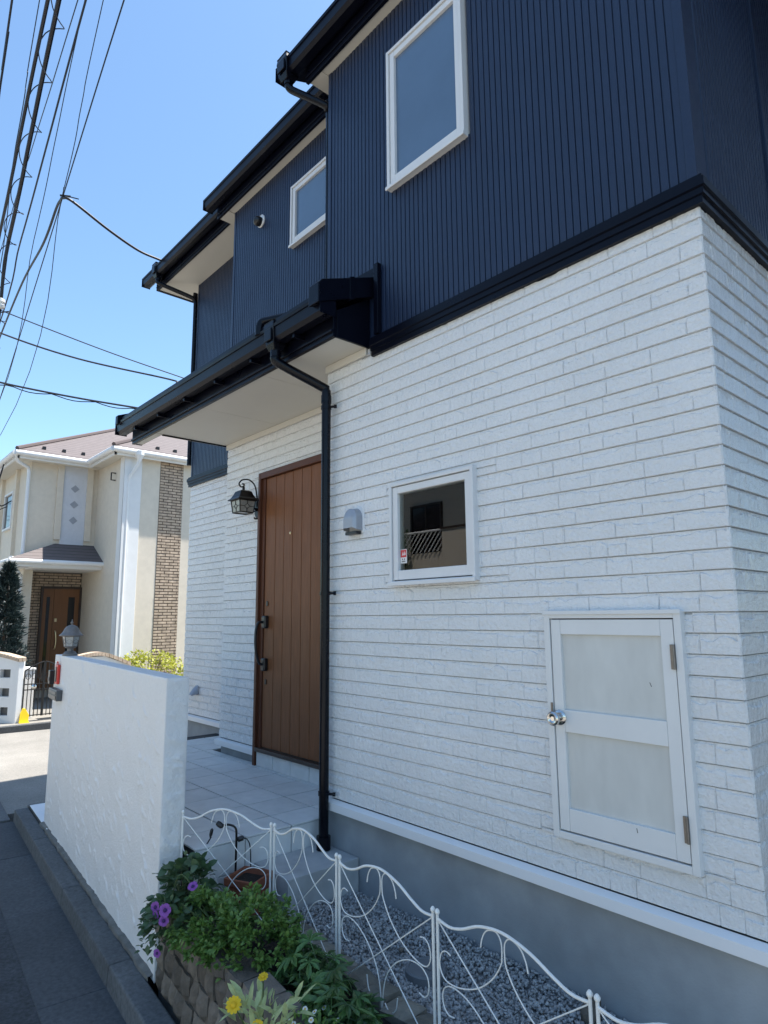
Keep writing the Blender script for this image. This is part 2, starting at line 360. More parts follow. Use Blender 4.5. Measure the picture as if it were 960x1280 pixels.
# brick-pattern siding: every course has bricks of its own lengths with a chipped upper edge
def brick_mesh(L, H, seed):
    r = random.Random(seed); N = max(4, min(11, int(L/.016))); D = .0110; V = []; F = []
    xs = [-L/2+.0002, -L/2+.004]+[-L/2+.004+(L-.008)*i/N for i in range(1, N)]+[L/2-.004, L/2-.0002]; N = len(xs)-1
    amp = r.choice((.35, .6, 1, 1, 1.2)); d = []; k = r.uniform(2, 8)
    for i in range(N+1): k = min(max(k+r.uniform(-9, 9), 1.5), 18); d.append(k*amp)
    j = .0012
    for i, x in enumerate(xs):
        bulge = r.uniform(-.0016, .0012); sd_ = .0042 if i in (0, N) else 0
        d[i] = d[min(max(i, 1), N-1)]
        V += [(x, -.002, -H/2+j), (x, -D+sd_, -H/2+j+.0026), (x, -D+bulge+sd_, r.uniform(-.012, .012)), (x, -D+r.uniform(-.0012, .0018)+sd_, H/2-j-.0065-d[i]*.00115), (x, -D+.0062+r.uniform(-.0013, .0013), H/2-j-.0020-d[i]*.00112), (x, -D+.0070, H/2-j), (x, 0, H/2-j+.0006)]
    for i in range(N):
        for q in range(6): a = i*7+q; F.append((a, a+7, a+8, a+1))
    F += [(0, 1, 2, 3, 4, 5, 6), tuple(N*7+q for q in (6, 5, 4, 3, 2, 1, 0))]
    me = bpy.data.meshes.new('brick'); me.from_pydata(V, [], F); me.update(); me.materials.append(MAT['white_siding']); return me
BL = [.05, .085, .12, .16, .20, .25, .31]
BM = {b: [brick_mesh(b, C_, 100*i+k) for k in range(7)] for i, b in enumerate(BL)}
bricks = []                                            # (centre, rotation about z, length, height)
def lay(a0, a1, z0, z1, holes, place, rot, seed, off=0):
    r = random.Random(seed); k = 0; z = z0
    while z < z1-.012:
        zt = min(z+C_, z1); a = a0+off
        cuts = []; x = a0
        while x < a1:
            L = r.choice((.08, .11, .15, .15, .20, .20, .24, .30)); 
            if a1-(x+L) < .05: L = a1-x
            cuts.append((x, min(x+L, a1))); x += L
        for c0, c1 in cuts:
            rc = [(c0, c1, z, zt)]
            for h in holes: rc = rsub(rc, h)
            for b0, b1, e0, e1 in rc:
                if b1-b0 > .012 and e1-e0 > .010: bricks.append((place((b0+b1)/2, (e0+e1)/2), rot, b1-b0, e1-e0))
        z += C_; k += 1
lay(XL, 0, 0, 2.695, holes_F+[(-1.99, 0.1, 2.645, 3)], lambda a, z: (a, .0105, z), 0, 1)
lay(0, 4.2, 0, 2.64, [], lambda a, z: (-.0105, a, z), R(90), 2)
lay(X2, XL, 0, 2.695, holes_2, lambda a, z: (a, Y2+.0105, z), 0, 3)
lay(X3, X2, 0, 2.64, [], lambda a, z: (a, Y3+.0105, z), 0, 4)
bricks.sort(key=lambda b: (Vector(b[0])-CAM).length/max(.05, b[2])**.4)
rest = []
for i, (c, rot, L, H) in enumerate(bricks):
    bl = min(BL, key=lambda b: abs(b-L)); me = random.choice(BM[bl]); sx, sz = L/bl, H/C_
    if i < 300:
        o = link_mesh('brick', me, Vector(c), lower); o.rotation_euler = (0, 0, rot); o.scale = (sx, 1, sz)
    else: rest.append((c, rot, sx, sz, me))
cache = {}; VV = []; FF = []; k = 0
for c, rot, sx, sz, me in rest:
    if me.name not in cache: cache[me.name] = (np.array([v.co[:] for v in me.vertices]), [tuple(p.vertices) for p in me.polygons])
    v, f = cache[me.name]; v = v*np.array([sx, 1, sz]); cr, sr = math.cos(rot), math.sin(rot)
    VV.append(np.stack([v[:, 0]*cr-v[:, 1]*sr+c[0], v[:, 0]*sr+v[:, 1]*cr+c[1], v[:, 2]+c[2]], -1))
    FF += [tuple(i+k for i in q) for q in f]; k += len(v)
np_mesh('brick_courses', np.concatenate(VV), FF, 'white_siding', lower)['kind'] = 'stuff'

# foundation and flashing
mb = MB(); mb.box(XL+.012, -.012, .018, .3, -1.0, -.02); mb.box(-.3, -.0125, .305, HD, -1.0, -.02); mb.box(X2+.012, XL+.02, Y2+.018, Y2+.3, -1.0, -.02); mb.box(X3+.012, X2+.02, Y3+.018, Y3+.3, -1.0, -.02); mb.box(X3+.0125, X3+.3, Y3+.305, HD, -1.0, -.02)
mb.box(XL+.012, XL+.2, .2, Y2+.1, -1, -.025)
mb.build('foundation', 'foundation', house)
def sweep(mb, prof, path):                             # profile (out, height) along a plan path turning 90 degrees; path(out) -> plan points
    n = len(prof); rings = [[(*xy, h) for xy in [path(a)[k]]][0] for a, h in prof for k in (0,)]; m = len(path(0)); V = []
    for k in range(m): V += [(*path(a)[k], h) for a, h in prof]
    F = [(k*n+i, k*n+(i+1) % n, (k+1)*n+(i+1) % n, (k+1)*n+i) for k in range(m-1) for i in range(n)]+[tuple(range(n-1, -1, -1)), tuple(range((m-1)*n, m*n))]
    return mb.add(V, F)
FLASH = [(-.005, -.004), (.028, -.020), (.030, -.062), (.026, -.064), (-.005, -.064)]
sweep(MB(), FLASH, lambda a: [(XL-.004, -a), (a, -a), (a, HD)]).build('base_flashing', 'white_trim', house, bevel=.0015)
sweep(MB(), FLASH, lambda a: [(X2-a, Y3), (X2-a, Y2-a), (-3.986, Y2-a)]).build('base_flashing', 'white_trim', house, bevel=.0015)
sweep(MB(), FLASH, lambda a: [(X3-a, HD), (X3-a, Y3-a), (X2, Y3-a)]).build('base_flashing', 'white_trim', house, bevel=.0015)

# ribbed navy siding
PITCH = .0366
def ribs(a0, a1, z0, z1, place, holes=(), g=.0078, dp=.0075):
    mb = MB(); n = int(round((a1-a0)/PITCH)); p = (a1-a0)/n
    for i in range(n):
        x = a0+i*p; zs = [(z0, z1)]
        for h in holes:
            if x+p > h[0] and x < h[1]:
                zs = [w for lo, hi in zs for w in ((lo, min(hi, h[2])), (max(lo, h[3]), hi)) if w[1]-w[0] > .001]
        pr = [(x, dp), (x+g*.5, dp), (x+g*.8, .0012), (x+g*1.3, 0), (x+p-g*.5, 0), (x+p, .0012), (x+p, dp)]
        for lo, hi in zs:
            V = [place(a, d, lo) for a, d in pr]+[place(a, d, hi) for a, d in pr]; m = len(pr)
            mb.add(V, [(k, k+1, m+k+1, m+k) for k in range(m-1)])
    return mb
UB = 2.70
wA = (-1.76, -1.16, 3.65, 4.585); wB = (-3.55, -2.93, 4.28, 4.84)
ribs(XL+.03, -.035, UB, 4.93, lambda a, d, z: (a, d, z), [wA]).build('ribbed_siding', 'navy_siding', house)
ribs(.13, 2.4, UB, 5.6, lambda a, d, z: (-d, a, z), (), .010, .009).build('ribbed_siding', 'navy_siding', house)
ribs(X2+.03, XL+.02, UB, 5.18, lambda a, d, z: (a, Y2+d, z), [wB]).build('ribbed_siding', 'navy_siding', house)
ribs(X3+.03, X2+.02, UB, 5.26, lambda a, d, z: (a, Y3+d, z)).build('ribbed_siding', 'navy_siding', house)
ribs(Y2*0+.03, Y2+.02, UB, 5.2, lambda a, d, z: (XL+d, a, z)).build('ribbed_siding', 'navy_siding', house)
ribs(Y2+.03, Y3+.02, UB, 5.3, lambda a, d, z: (X2+d, a, z)).build('ribbed_siding', 'navy_siding', house)
mb = MB(); mb.box(X3, -.008, HD-.02, HD, 2.6, 6.0); mb.box(X3, X3+.02, Y3+.02, HD, 2.6, 5.3); mb.box(-.03, -.008, 2.38, HD, 2.6, 6.0); mb.build('rear_siding', 'navy_siding', house)
# plain corner posts
for x0, x1, y0, y1, zt in ((-.036, .004, -.004, .036, 5.5), (XL-.004, XL+.031, -.004, .031, 4.93), (X2-.004, X2+.031, Y2-.004, Y2+.031, 5.18), (X3-.004, X3+.031, Y3-.004, Y3+.031, 5.26)):
    box('corner_post', 'navy_siding', house, x0, x1, y0, y1, UB, zt, bevel=.003)
box('corner_post', 'navy_siding', house, -.01, .014, .885, .925, UB, 5.5, bevel=.003)
box('corner_strip', 'navy_siding', house, -.02, -.006, .034, .129, UB, 5.5)
# stepped belt between the storeys
BELT = [(a, h+2.622) for a, h in ((-.006, 0), (.022, 0), (.022, .030), (.030, .034), (.030, .058), (.038, .064), (.038, .098), (.028, .104), (.028, .116), (.012, .122), (-.006, .124))]
sweep(MB(), BELT, lambda a: [(-1.945, -a), (a, -a), (a, HD)]).build('belt_trim', 'black_trim', house)
sweep(MB(), BELT, lambda a: [(X3-a, HD), (X3-a, Y3-a), (X2+.004, Y3-a)]).build('belt_trim', 'black_trim', house)

# windows
def ring(mb, x0, x1, z0, z1, w, y0, y1, wb=None):
    wb = wb or w
    mb.box(x0, x0+w, y0, y1, z0, z1); mb.box(x1-w, x1, y0, y1, z0, z1); mb.box(x0+w, x1-w, y0+.0012, y1, z1-w, z1); mb.box(x0+w, x1-w, y0+.0012, y1, z0, z0+wb)
def window(x0, x1, z0, z1, Y, glass, open_room=False):
    w = empty('window', ((x0+x1)/2, Y, z0), parent=house)
    mb = MB(); ring(mb, x0, x1, z0, z1, .020, Y-.034, Y+.06); mb.build('frame', 'white_alu', w, bevel=.0025)
    mb = MB(); mb.box(x0-.004, x1+.004, Y-.046, Y-.0345, z0-.006, z0+.016); mb.build('sill', 'white_alu', w, bevel=.003)
    mb = MB(); ring(mb, x0+.024, x1-.024, z0+.026, z1-.024, .038, Y-.024, Y+.03, .052); mb.build('sash', 'white_alu', w, bevel=.003)
    mb = MB(); ring(mb, x0+.0205, x1-.0205, z0+.0205, z1-.0205, .005, Y-.010, Y+.03); mb.build('gasket', 'black_plastic', w)
    box('pane', glass, w, x0+.058, x1-.058, Y-.004, Y+.002, z0+.072, z1-.058)
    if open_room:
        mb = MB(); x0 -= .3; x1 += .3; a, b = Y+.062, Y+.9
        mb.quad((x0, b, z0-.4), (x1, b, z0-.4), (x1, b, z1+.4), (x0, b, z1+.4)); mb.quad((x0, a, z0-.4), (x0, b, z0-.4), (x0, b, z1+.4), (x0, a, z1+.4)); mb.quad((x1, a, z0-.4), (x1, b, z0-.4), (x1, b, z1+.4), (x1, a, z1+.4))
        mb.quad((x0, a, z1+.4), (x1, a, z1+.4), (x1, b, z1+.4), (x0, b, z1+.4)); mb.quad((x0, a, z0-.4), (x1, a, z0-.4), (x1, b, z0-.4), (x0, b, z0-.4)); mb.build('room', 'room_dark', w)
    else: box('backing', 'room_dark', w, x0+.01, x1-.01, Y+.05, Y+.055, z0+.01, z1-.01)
    return w
wf = window(-1.787, -1.163, 1.228, 1.800, 0, 'clear_glass', True)
mb = MB()
for i in range(9): mb.tube([(-1.735+i*.011, .075+.008*math.sin(i*1.9), 1.24), (-1.735+i*.011, .075+.008*math.sin(i*1.9+.6), 1.79)], .008, 6)
mb.build('curtain', 'curtain', wf, smooth=True)
box('sticker', 'paper_white', wf, -1.722, -1.672, -.0062, -.0046, 1.345, 1.422)
mb = MB(); mb.box(-1.719, -1.675, -.0072, -.0064, 1.378, 1.419); mb.build('sticker_print', 'paper_red', wf)
mb = MB()
for i, (a, b) in enumerate(((-1.710, 1.352), (-1.700, 1.352), (-1.690, 1.352), (-1.708, 1.364), (-1.692, 1.364))): mb.box(a, a+.006, -.0072, -.0064, b, b+.007)
mb.build('sticker_print', 'black_plastic', wf)
mb = MB(); mb.prism([(-1.708, -.0082, 1.388), (-1.700, -.0082, 1.410), (-1.694, -.0082, 1.390)], (0, .0006, 0)); mb.prism([(-1.692, -.0082, 1.388), (-1.686, -.0082, 1.412), (-1.679, -.0082, 1.392)], (0, .0006, 0)); mb.build('sticker_print', 'paper_white', wf)
window(-1.774, -1.147, 3.636, 4.60, 0, 'frosted_glass')
window(-3.565, -2.915, 4.268, 4.855, Y2, 'frosted_glass')

# service hatch
ht = empty('service_hatch', (-.49, 0, .15), parent=house)
hx0, hx1, hz0, hz1 = -.787, -.190, .152, 1.070
mb = MB(); ring(mb, hx0, hx1, hz0, hz1, .028, -.030, .04); mb.build('frame', 'hatch_white', ht, bevel=.002)
mb = MB(); mb.box(hx0-.002, hx1+.002, -.036, -.0305, hz1-.012, hz1+.004); mb.build('drip_cap', 'hatch_white', ht, bevel=.001)
mb = MB(); ring(mb, hx0+.0285, hx1-.0285, hz0+.0285, hz1-.0285, .004, -.006, .03); mb.build('gap_seal', 'black_plastic', ht)
dx0, dx1, dz0, dz1 = hx0+.033, hx1-.032, hz0+.034, hz1-.033
box('stile', 'hatch_white', ht, dx0, dx0+.045, -.026, .02, dz0, dz1, bevel=.002); box('stile', 'hatch_white', ht, dx1-.05, dx1, -.026, .02, dz0, dz1, bevel=.002)
for a, b in ((dz0, dz0+.088), (.575, .665), (dz1-.062, dz1)): box('rail', 'hatch_white', ht, dx0+.0456, dx1-.0506, -.0252, .02, a, b, bevel=.002)
box('panel', 'hatch_panel', ht, dx0+.04, dx1-.045, -.012, .012, dz0+.08, .58); box('panel', 'hatch_panel', ht, dx0+.04, dx1-.045, -.012, .012, .66, dz1-.055)
kb = MB(); kb.lathe([(.031, 0), (.031, .004), (.026, .008), (.013, .011), (.012, .026), (.022, .034), (.0285, .044), (.0285, .056), (.022, .062), (.012, .060), (.009, .057), (0, .057)], (dx0+.024, -.026, .632), 28, (0, -1, 0)); kb.build('knob', 'chrome', ht, smooth=True)
for hz in (.30, .90):
    mb = MB(); mb.box(hx1-.046, hx1-.030, -.034, -.0265, hz-.045, hz+.045)
    mb.tube([(hx1-.031, -.036, hz-.045), (hx1-.031, -.036, hz+.045)], .005, 8); mb.build('hinge', 'hinge_metal', ht)
mb = MB(); mb.box(hx0+.020, hx0+.029, -.035, -.0305, .60, .69); mb.build('strike_plate', 'hinge_metal', ht)

for x, z, a in ((-.335, .80, .5), (-.42, .262, .2)): MB().obox((x, -.0126 if z > .3 else -.0258, z), (.003, 0, 0), (0, .001, 0), (a*.012, 0, -.016)).build('scratch', 'slot_grey', ht)

# entrance door
dr = empty('entrance_door', (-3.45, Y2, FLOOR), parent=house)
D0, D1, DZ0, DZ1 = -3.985, -2.90, FLOOR, 2.305
mb = MB(); mb.box(D0, D0+.036, Y2-.045, Y2+.10, DZ0, DZ1); mb.box(D1-.05, D1, Y2-.045, Y2+.10, DZ0, DZ1); mb.box(D0+.036, D1-.05, Y2-.044, Y2+.10, DZ1-.055, DZ1)
mb.build('door_frame', 'door_frame', dr, bevel=.003)
mb = MB(); mb.box(D0+.037, D0+.085, Y2-.022, Y2+.09, DZ0+.06, DZ1-.056); mb.build('door_jamb', 'door_frame', dr, bevel=.003)
xs = [-3.893, -3.845, -3.741, -3.613, -3.488, -3.350, -3.224, -3.100, -2.975, -2.955]
xs = [-3.898]+[-3.741-.0+i*.1288 for i in range(7)]
xs[-1] = -2.955
for a, b in zip(xs[:-1], xs[1:]): box('plank', 'door_wood', dr, a+.0022, b-.0022, Y2-.012, Y2+.03, .018, DZ1-.058, bevel=.0035)
box('door_leaf', 'bronze_frame', dr, D0+.086, D1-.051, Y2-.006, Y2+.034, .005, DZ1-.057)
box('threshold', 'bronze_frame', dr, D0+.037, D1-.051, Y2-.052, Y2+.05, -.018, .012, bevel=.003)
for i in range(4):
    a = -3.945+i*.25; box('riser_tile', 'tile', dr, a+.003, min(a+.247, -2.9), Y2-.03, Y2+.05, FLOOR+.001, -.019, bevel=.002)
hx = -3.846
for z in (1.02, .675):
    mb = MB(); mb.box(hx-.030, hx+.030, Y2-.052, Y2-.0125, z-.052, z+.052); lk = mb.build('lock_body', 'black_plastic', dr, bevel=.012, seg=4)
pts = curve([(hx-.012, Y2-.045, 1.02), (hx-.016, Y2-.085, 1.015), (hx-.018, Y2-.105, .96), (hx-.016, Y2-.11, .86), (hx-.012, Y2-.10, .76), (hx-.010, Y2-.075, .69), (hx-.010, Y2-.04, .672)], 5)
mb = MB(); mb.tube(pts, .011, 10); mb.build('handle', 'black_plastic', dr, smooth=True)
for z in (1.172, .535):
    mb = MB(); mb.box(hx-.014, hx+.014, Y2-.020, Y2-.0125, z-.020, z+.020); mb.build('lock_cylinder', 'black_plastic', dr, bevel=.006, seg=3)
mb = MB(); mb.lathe([(.011, 0), (.011, .004), (.006, .006), (0, .006)], (-3.515, Y2-.0125, 1.735), 16, (0, -1, 0)); mb.build('peephole', 'brass', dr, smooth=True)

# vents
def hood_vent(x, Y, z, w, h, d):
    v = empty('vent_hood', (x, Y, z), parent=house); n = 12
    prof = [(x-w/2, z-h/2)]+[(x-w/2*math.cos(math.pi*k/n), z+h/2-w/2+w/2*math.sin(math.pi*k/n)) for k in range(n+1)]+[(x+w/2, z-h/2)]
    outer = [(a+(a-x)*.22, b+(b-z)*.16) for a, b in prof]
    mb = MB(); mb.prism([(a, Y-.006, b) for a, b in outer][::-1], (0, .012, 0)); mb.build('flange', 'white_trim', v, bevel=.002)
    mb = MB(); m = len(prof); V = [(a, Y-.006, b) for a, b in prof]+[(x+(a-x)*.96, Y-d*.75, z+(b-z)*.92) for a, b in prof]+[(x+(a-x)*.7, Y-d, z-.01+(b-z)*.62) for a, b in prof]
    F = [(k, k+1, m+k+1, m+k) for k in range(m-1)]+[(m+k, m+k+1, 2*m+k+1, 2*m+k) for k in range(m-1)]+[tuple(2*m+k for k in range(m))]
    mb.add(V, F); mb.build('cowl', 'vent_grey', v, smooth=True)
    mb = MB(); mb.box(x-w*.42, x+w*.42, Y-d*.7, Y-.0065, z-h/2-.022, z-h/2-.002); mb.build('grille', 'black_plastic', v, bevel=.003)
hood_vent(-2.115, 0, 1.635, .125, .140, .068)
v = empty('vent_hood', (-6.03, Y3, .27), parent=house)
mb = MB(); mb.lathe([(.055, 0), (.055, .008), (.048, .010)], (-6.03, Y3, .27), 20, (0, -1, 0)); mb.build('flange', 'vent_grey', v, smooth=True)
mb = MB(); V = []; F = []
for k in range(13):
    a = math.pi*k/12; V += [(-6.03-.05*math.cos(a), Y3-.009, .235+.085*math.sin(a)), (-6.03-.045*math.cos(a), Y3-.075*math.sin(a)*.3-.03, .225+.06*math.sin(a)), (-6.03-.04*math.cos(a), Y3-.085, .215+.012*math.sin(a))]
for k in range(12):
    for q in range(2): F.append((k*3+q, k*3+3+q, k*3+4+q, k*3+1+q))
mb.add(V, F); mb.build('cowl', 'vent_grey', v, smooth=True)
v = empty('round_vent', (-4.115, Y2, 4.81), parent=house)
mb = MB(); mb.lathe([(.062, 0), (.062, .012), (.052, .018), (.048, .014)], (-4.115, Y2+.002, 4.81), 24, (0, -1, 0)); mb.build('flange', 'white_trim', v, smooth=True)
mb = MB(); mb.lathe([(.042, .008), (.048, .03), (.046, .055), (.034, .075), (.015, .086), (0, .088)], (-4.115, Y2, 4.805), 20, (0, -1, -.25)); mb.build('cap', 'black_plastic', v, smooth=True)

# ---- porch roof
pr = empty('porch_roof', (-3.4, -.1, 2.70), parent=house)
SZ = 2.70
for a, b in ((-4.655, -3.742), (-3.739, -2.829), (-2.826, -2.0)): box('soffit', 'soffit_paint', pr, a, b, -.255, Y2+.01, SZ, SZ+.02, bevel=.001)
mb = MB(); mb.box(-5.12, -4.6555, -.255, -.19, SZ-.004, SZ+.02); mb.build('soffit', 'soffit_paint', pr)
mb = MB(); mb.box(XL-.0, -2.0, -.018, -.0025, SZ-.050, SZ-.001); mb.box(X2, XL, Y2-.018, Y2-.0025, SZ-.050, SZ-.001); mb.build('cornice', 'soffit_paint', pr, bevel=.004)
mb = MB(); mb.box(-4.672, -4.656, -.189, Y2-.002, SZ-.012, SZ+.03); mb.box(-4.672, -4.656, -.19, Y2-.002, SZ+.03, SZ+.2); mb.build('fascia', 'black_trim', pr)
mb = MB(); mb.box(-5.145, -1.985, -.282, -.256, SZ-.010, 2.925); mb.box(-5.145, -1.985, -.296, -.270, SZ+.018, SZ+.034); mb.box(-5.145, -5.121, -.256, -.19, SZ-.008, 2.925); mb.build('fascia', 'black_trim', pr, bevel=.003)
mb = MB(); mb.prism([(-1.999, -.256, SZ-.008), (-1.999, -.256, 2.86), (-1.999, Y2*0-.001, 3.02), (-1.999, -.001, SZ-.008)], (.018, 0, 0)); mb.build('end_board', 'black_trim', pr, bevel=.002)
def zr(y): return 2.925+(y+.40)*.40                   # top of the porch roof
mb = MB(); y0, y1 = -.40, Y2
mb.prism([(-5.16, y0, zr(y0)-.035), (-5.16, y0, zr(y0)), (-5.16, 0, zr(0)), (-5.16, y1, zr(y1)), (-5.16, y1, zr(y1)-.035)], (5.16+XL, 0, 0))
mb.prism([(XL, y0, zr(y0)-.035), (XL, y0, zr(y0)), (XL, -.001, zr(0)), (XL, -.001, zr(0)-.035)], (-1.965-XL, 0, 0)); mb.build('roof_sheet', 'black_trim', pr)
mb = MB()
for i in range(8):                                     # standing rows of the roofing
    yy = -.38+i*.1; 
    xr = -1.97 if yy < -.03 else XL
    mb.prism([(-5.16, yy, zr(yy)+.001), (-5.16, yy, zr(yy)+.008), (-5.16, yy+.09, zr(yy+.09)+.001)], (5.16+xr, 0, 0))
mb.build('roof_course', 'black_trim', pr)
mb = MB(); mb.prism([(-2.03, -.43, zr(-.43)-.075), (-2.03, -.43, zr(-.43)+.045), (-2.03, -.405, zr(-.405)+.065), (-2.03, -.001, zr(0)+.060), (-2.03, -.001, zr(0)-.075)], (.10, 0, 0)); vt = mb.build('verge_trim', 'black_trim', pr, bevel=.005)
mb = MB(); mb.prism([(-2.034, -.20, zr(-.2)-.08), (-2.034, -.20, zr(-.2)+.068), (-2.034, -.165, zr(-.165)+.068), (-2.034, -.165, zr(-.165)-.08)], (.107, 0, 0)); mb.build('verge_joint', 'black_trim', pr, bevel=.002)
mb = MB(); mb.prism([(-2.3, -.012, 3.05), (-1.90, -.012, 3.05), (-1.872, -.012, 3.19), (-1.885, -.012, 3.20), (-2.3, -.012, 3.22)], (0, .01, 0)); mb.box(-1.905, -1.868, -.035, -.0045, 2.745, 3.205); mb.build('wall_flashing', 'black_trim', pr, bevel=.002)
mb = MB(); mb.prism([(-5.2, -.43, zr(-.43)-.05), (-5.2, -.43, zr(-.43)+.035), (-5.2, Y3-.05, zr(Y3-.05)+.035), (-5.2, Y3-.05, zr(Y3-.05)-.05)], (.06, 0, 0)); mb.build('verge_trim', 'black_trim', pr, bevel=.005)
def gutter(x0, x1, yb, zt, parent, name='gutter'):     # box gutter with a rolled front lip; yb is the back
    prof = [(0, 0), (0, -.088), (-.022, -.100), (-.075, -.100), (-.098, -.080), (-.104, -.018), (-.112, -.016), (-.116, .002), (-.104, .006), (-.099, -.006), (-.092, -.078), (-.070, -.093), (-.020, -.093), (-.006, -.084), (-.006, 0)]
    mb = MB(); mb.prism([(x0, yb+a, zt+h) for a, h in prof], (x1-x0, 0, 0))
    mb.box(x0-.004, x0, yb-.112, yb, zt-.103, zt+.004); mb.box(x1, x1+.004, yb-.112, yb, zt-.103, zt+.004)
    return mb.build(name, 'black_trim', parent)
gutter(-5.25, -1.945, -.297, 2.890, pr)
for i in range(6): x = -4.9+i*.52; box('gutter_bracket', 'black_trim', pr, x, x+.022, -.36, -.283, 2.765, 2.788)
# ---- downpipes
def hopper(x, y, z, parent, w=.105):
    mb = MB(); V = []
    for a, b, h in ((w*.5, w*.52, .06), (w*.55, w*.56, .02), (w*.5, w*.5, -.02), (w*.42, w*.44, -.085), (w*.3, w*.3, -.125)):
        V += [(x-a, y-b, z+h), (x+a, y-b, z+h), (x+a, y+b, z+h), (x-a, y+b, z+h)]
    F = [(3, 2, 1, 0)[::-1]]+[(i*4+k, i*4+(k+1) % 4, i*4+4+(k+1) % 4, i*4+4+k) for i in range(4) for k in range(4)]+[(16, 17, 18, 19)]
    mb.add(V, F); mb.box(x-w*.36, x+w*.36, y-w*.6, y-w*.5, z-.07, z+.01); return mb.build('hopper', 'black_pipe', parent, bevel=.004)
def clamp(mb, x, y, z, r=.034, to=.0):
    mb.tube([(x, y, z-.011), (x, y, z+.011)], r, 14); mb.tube([(x+r*.5, y, z), (x+r+.030, y+.03, z)], .008, 8); mb.tube([(x+r+.022, y+.022, z), (x+r+.034, y+.034, z)], .012, 8)
dp = empty('downpipe', (-2.36, -.06, GRAV), parent=house)
hopper(-2.50, -.352, 2.865, dp, .11)
mb = MB(); mb.tube(curve([(-2.50, -.352, 2.75), (-2.50, -.352, 2.70), (-2.492, -.335, 2.665), (-2.36, -.075, 2.525), (-2.352, -.062, 2.505), (-2.35, -.060, 2.46), (-2.35, -.060, 2.2)], 4), .030, 14); mb.build('elbow', 'black_pipe', dp, smooth=True)
mb = MB(); mb.tube([(-2.35, -.060, 2.3), (-2.35, -.060, -.26)], .029, 16); mb.build('pipe', 'black_pipe', dp, smooth=True)
for a, b, r in (((-2.50, -.352, 2.745), (-2.50, -.352, 2.70), .036), ((-2.35, -.060, 2.47), (-2.35, -.060, 2.42), .034), ((-2.35, -.060, -.20), (-2.35, -.060, -.272), .042)): MB().tube([a, b], r, 14).build('socket', 'black_pipe', dp, smooth=True)
for z in (2.39, 1.20, .035):
    mb = MB(); clamp(mb, -2.35, -.060, z); mb.build('clamp', 'black_pipe', dp, smooth=True)
# short spreader pipe lying on the porch roof
mb = MB(); mb.tube(curve([(-2.40, -.02, 3.13), (-2.52, -.22, 3.04), (-2.60, -.36, 2.985), (-2.625, -.39, 2.97), (-2.63, -.40, 2.93), (-2.63, -.40, 2.88)], 4), .028, 12); mb.build('spreader_pipe', 'black_pipe', dp, smooth=True)

# ---- eaves of the upper storey
def eave(x0, x1, Yw, z, sd, gx0, gx1, parent, deep=.21):
    yo = Yw-sd
    r = empty('eave', ((x0+x1)/2, Yw, z), parent=parent)
    mb = MB(); mb.box(x0, x1, yo, Yw+.02, z, z+.02); mb.build('soffit', 'soffit_paint', r)
    mb = MB(); mb.box(x0-.02, x1, yo-.024, yo-.0005, z-.012, z+.16); mb.box(x0-.02, x1, yo-.034, yo-.0245, z+.02, z+.035); mb.build('fascia', 'black_trim', r, bevel=.002)
    gutter(gx0, gx1, yo-.035, z+.185, r)
    mb = MB(); 
    mb.prism([(gx0-.02, yo-.09, z+.165), (gx0-.02, yo-.09, z+.215), (gx0-.02, Yw+3.0, z+.215+(3.09+sd)*.42), (gx0-.02, Yw+3.0, z+.165+(3.09+sd)*.42)], (gx1-gx0+.02, 0, 0)); mb.build('roof_sheet', 'black_trim', r)
    return r
eA = eave(-2.56, .95, 0, 4.919, .067, -2.80, 1.0, house)  # right overhang, out of view, widened to keep sun off the return wall
box('soffit_side', 'navy_siding', eA, .03, .95, .021, HD+.3, 4.919, 4.939)  # unseen underside, kept dark so no cream light bounces onto the navy
eB = eave(-4.83, -2.57, Y2, 5.168, .075, -4.93, -2.63, house)
eC = eave(-6.84, -4.84, Y3, 5.249, .335, -7.06, -4.94, house)
box('soffit_end', 'soffit_paint', eA, -2.561, XL-.005, -.066, Y2-.09, 4.912, 4.9185)
box('soffit_end', 'soffit_paint', eB, -4.831, X2-.005, Y2-.074, Y3-.35, 5.160, 5.1675)
box('soffit_side', 'soffit_paint', eC, -6.84, X3-.001, Y3+.021, HD+.3, 5.249, 5.269)
mb = MB(); mb.box(-6.87, -6.841, Y3-.36, HD+.3, 5.238, 5.45); mb.build('fascia', 'black_trim', eC)
mb = MB(); mb.prism([(-7.09, Y3-.43, 5.41), (-7.09, Y3-.43, 5.50), (-7.09, Y3+3.0, 6.94), (-7.09, Y3+3.0, 6.85)], (.08, 0, 0)); mb.build('verge_trim', 'black_trim', eC, bevel=.005)
mb = MB(); mb.prism([(.3, 2.9, 6.3), (-7.0, 2.9, 6.5), (-7.0, HD+.4, 5.6), (.3, HD+.4, 5.6)], (0, 0, .06)); mb.build('rear_roof', 'black_trim', house)
for x, y, z, wx, wy, wz in ((-2.70, -.165, 5.08, XL-.03, .03, 4.69), (-6.66, .475, 5.42, X3-.02, Y3-.03, 5.05)):
    d = empty('downpipe', (wx, wy, 2.8), parent=house); hopper(x, y, z, d, .12)
    mb = MB(); mb.tube(curve([(x, y, z-.12), (x, y, z-.16), (x+.03, y+.03, z-.20), (wx-.03, wy-.03, wz+.03), (wx-.03, wy, wz), (wx-.03, wy+.02, wz-.06), (wx-.03, wy+.02, 2.9)], 4), .027, 12); mb.build('pipe', 'black_pipe', d, smooth=True)
    mb = MB(); mb.tube([(x, y, z-.10), (x, y, z-.15)], .034, 12); mb.build('socket', 'black_pipe', d, smooth=True)

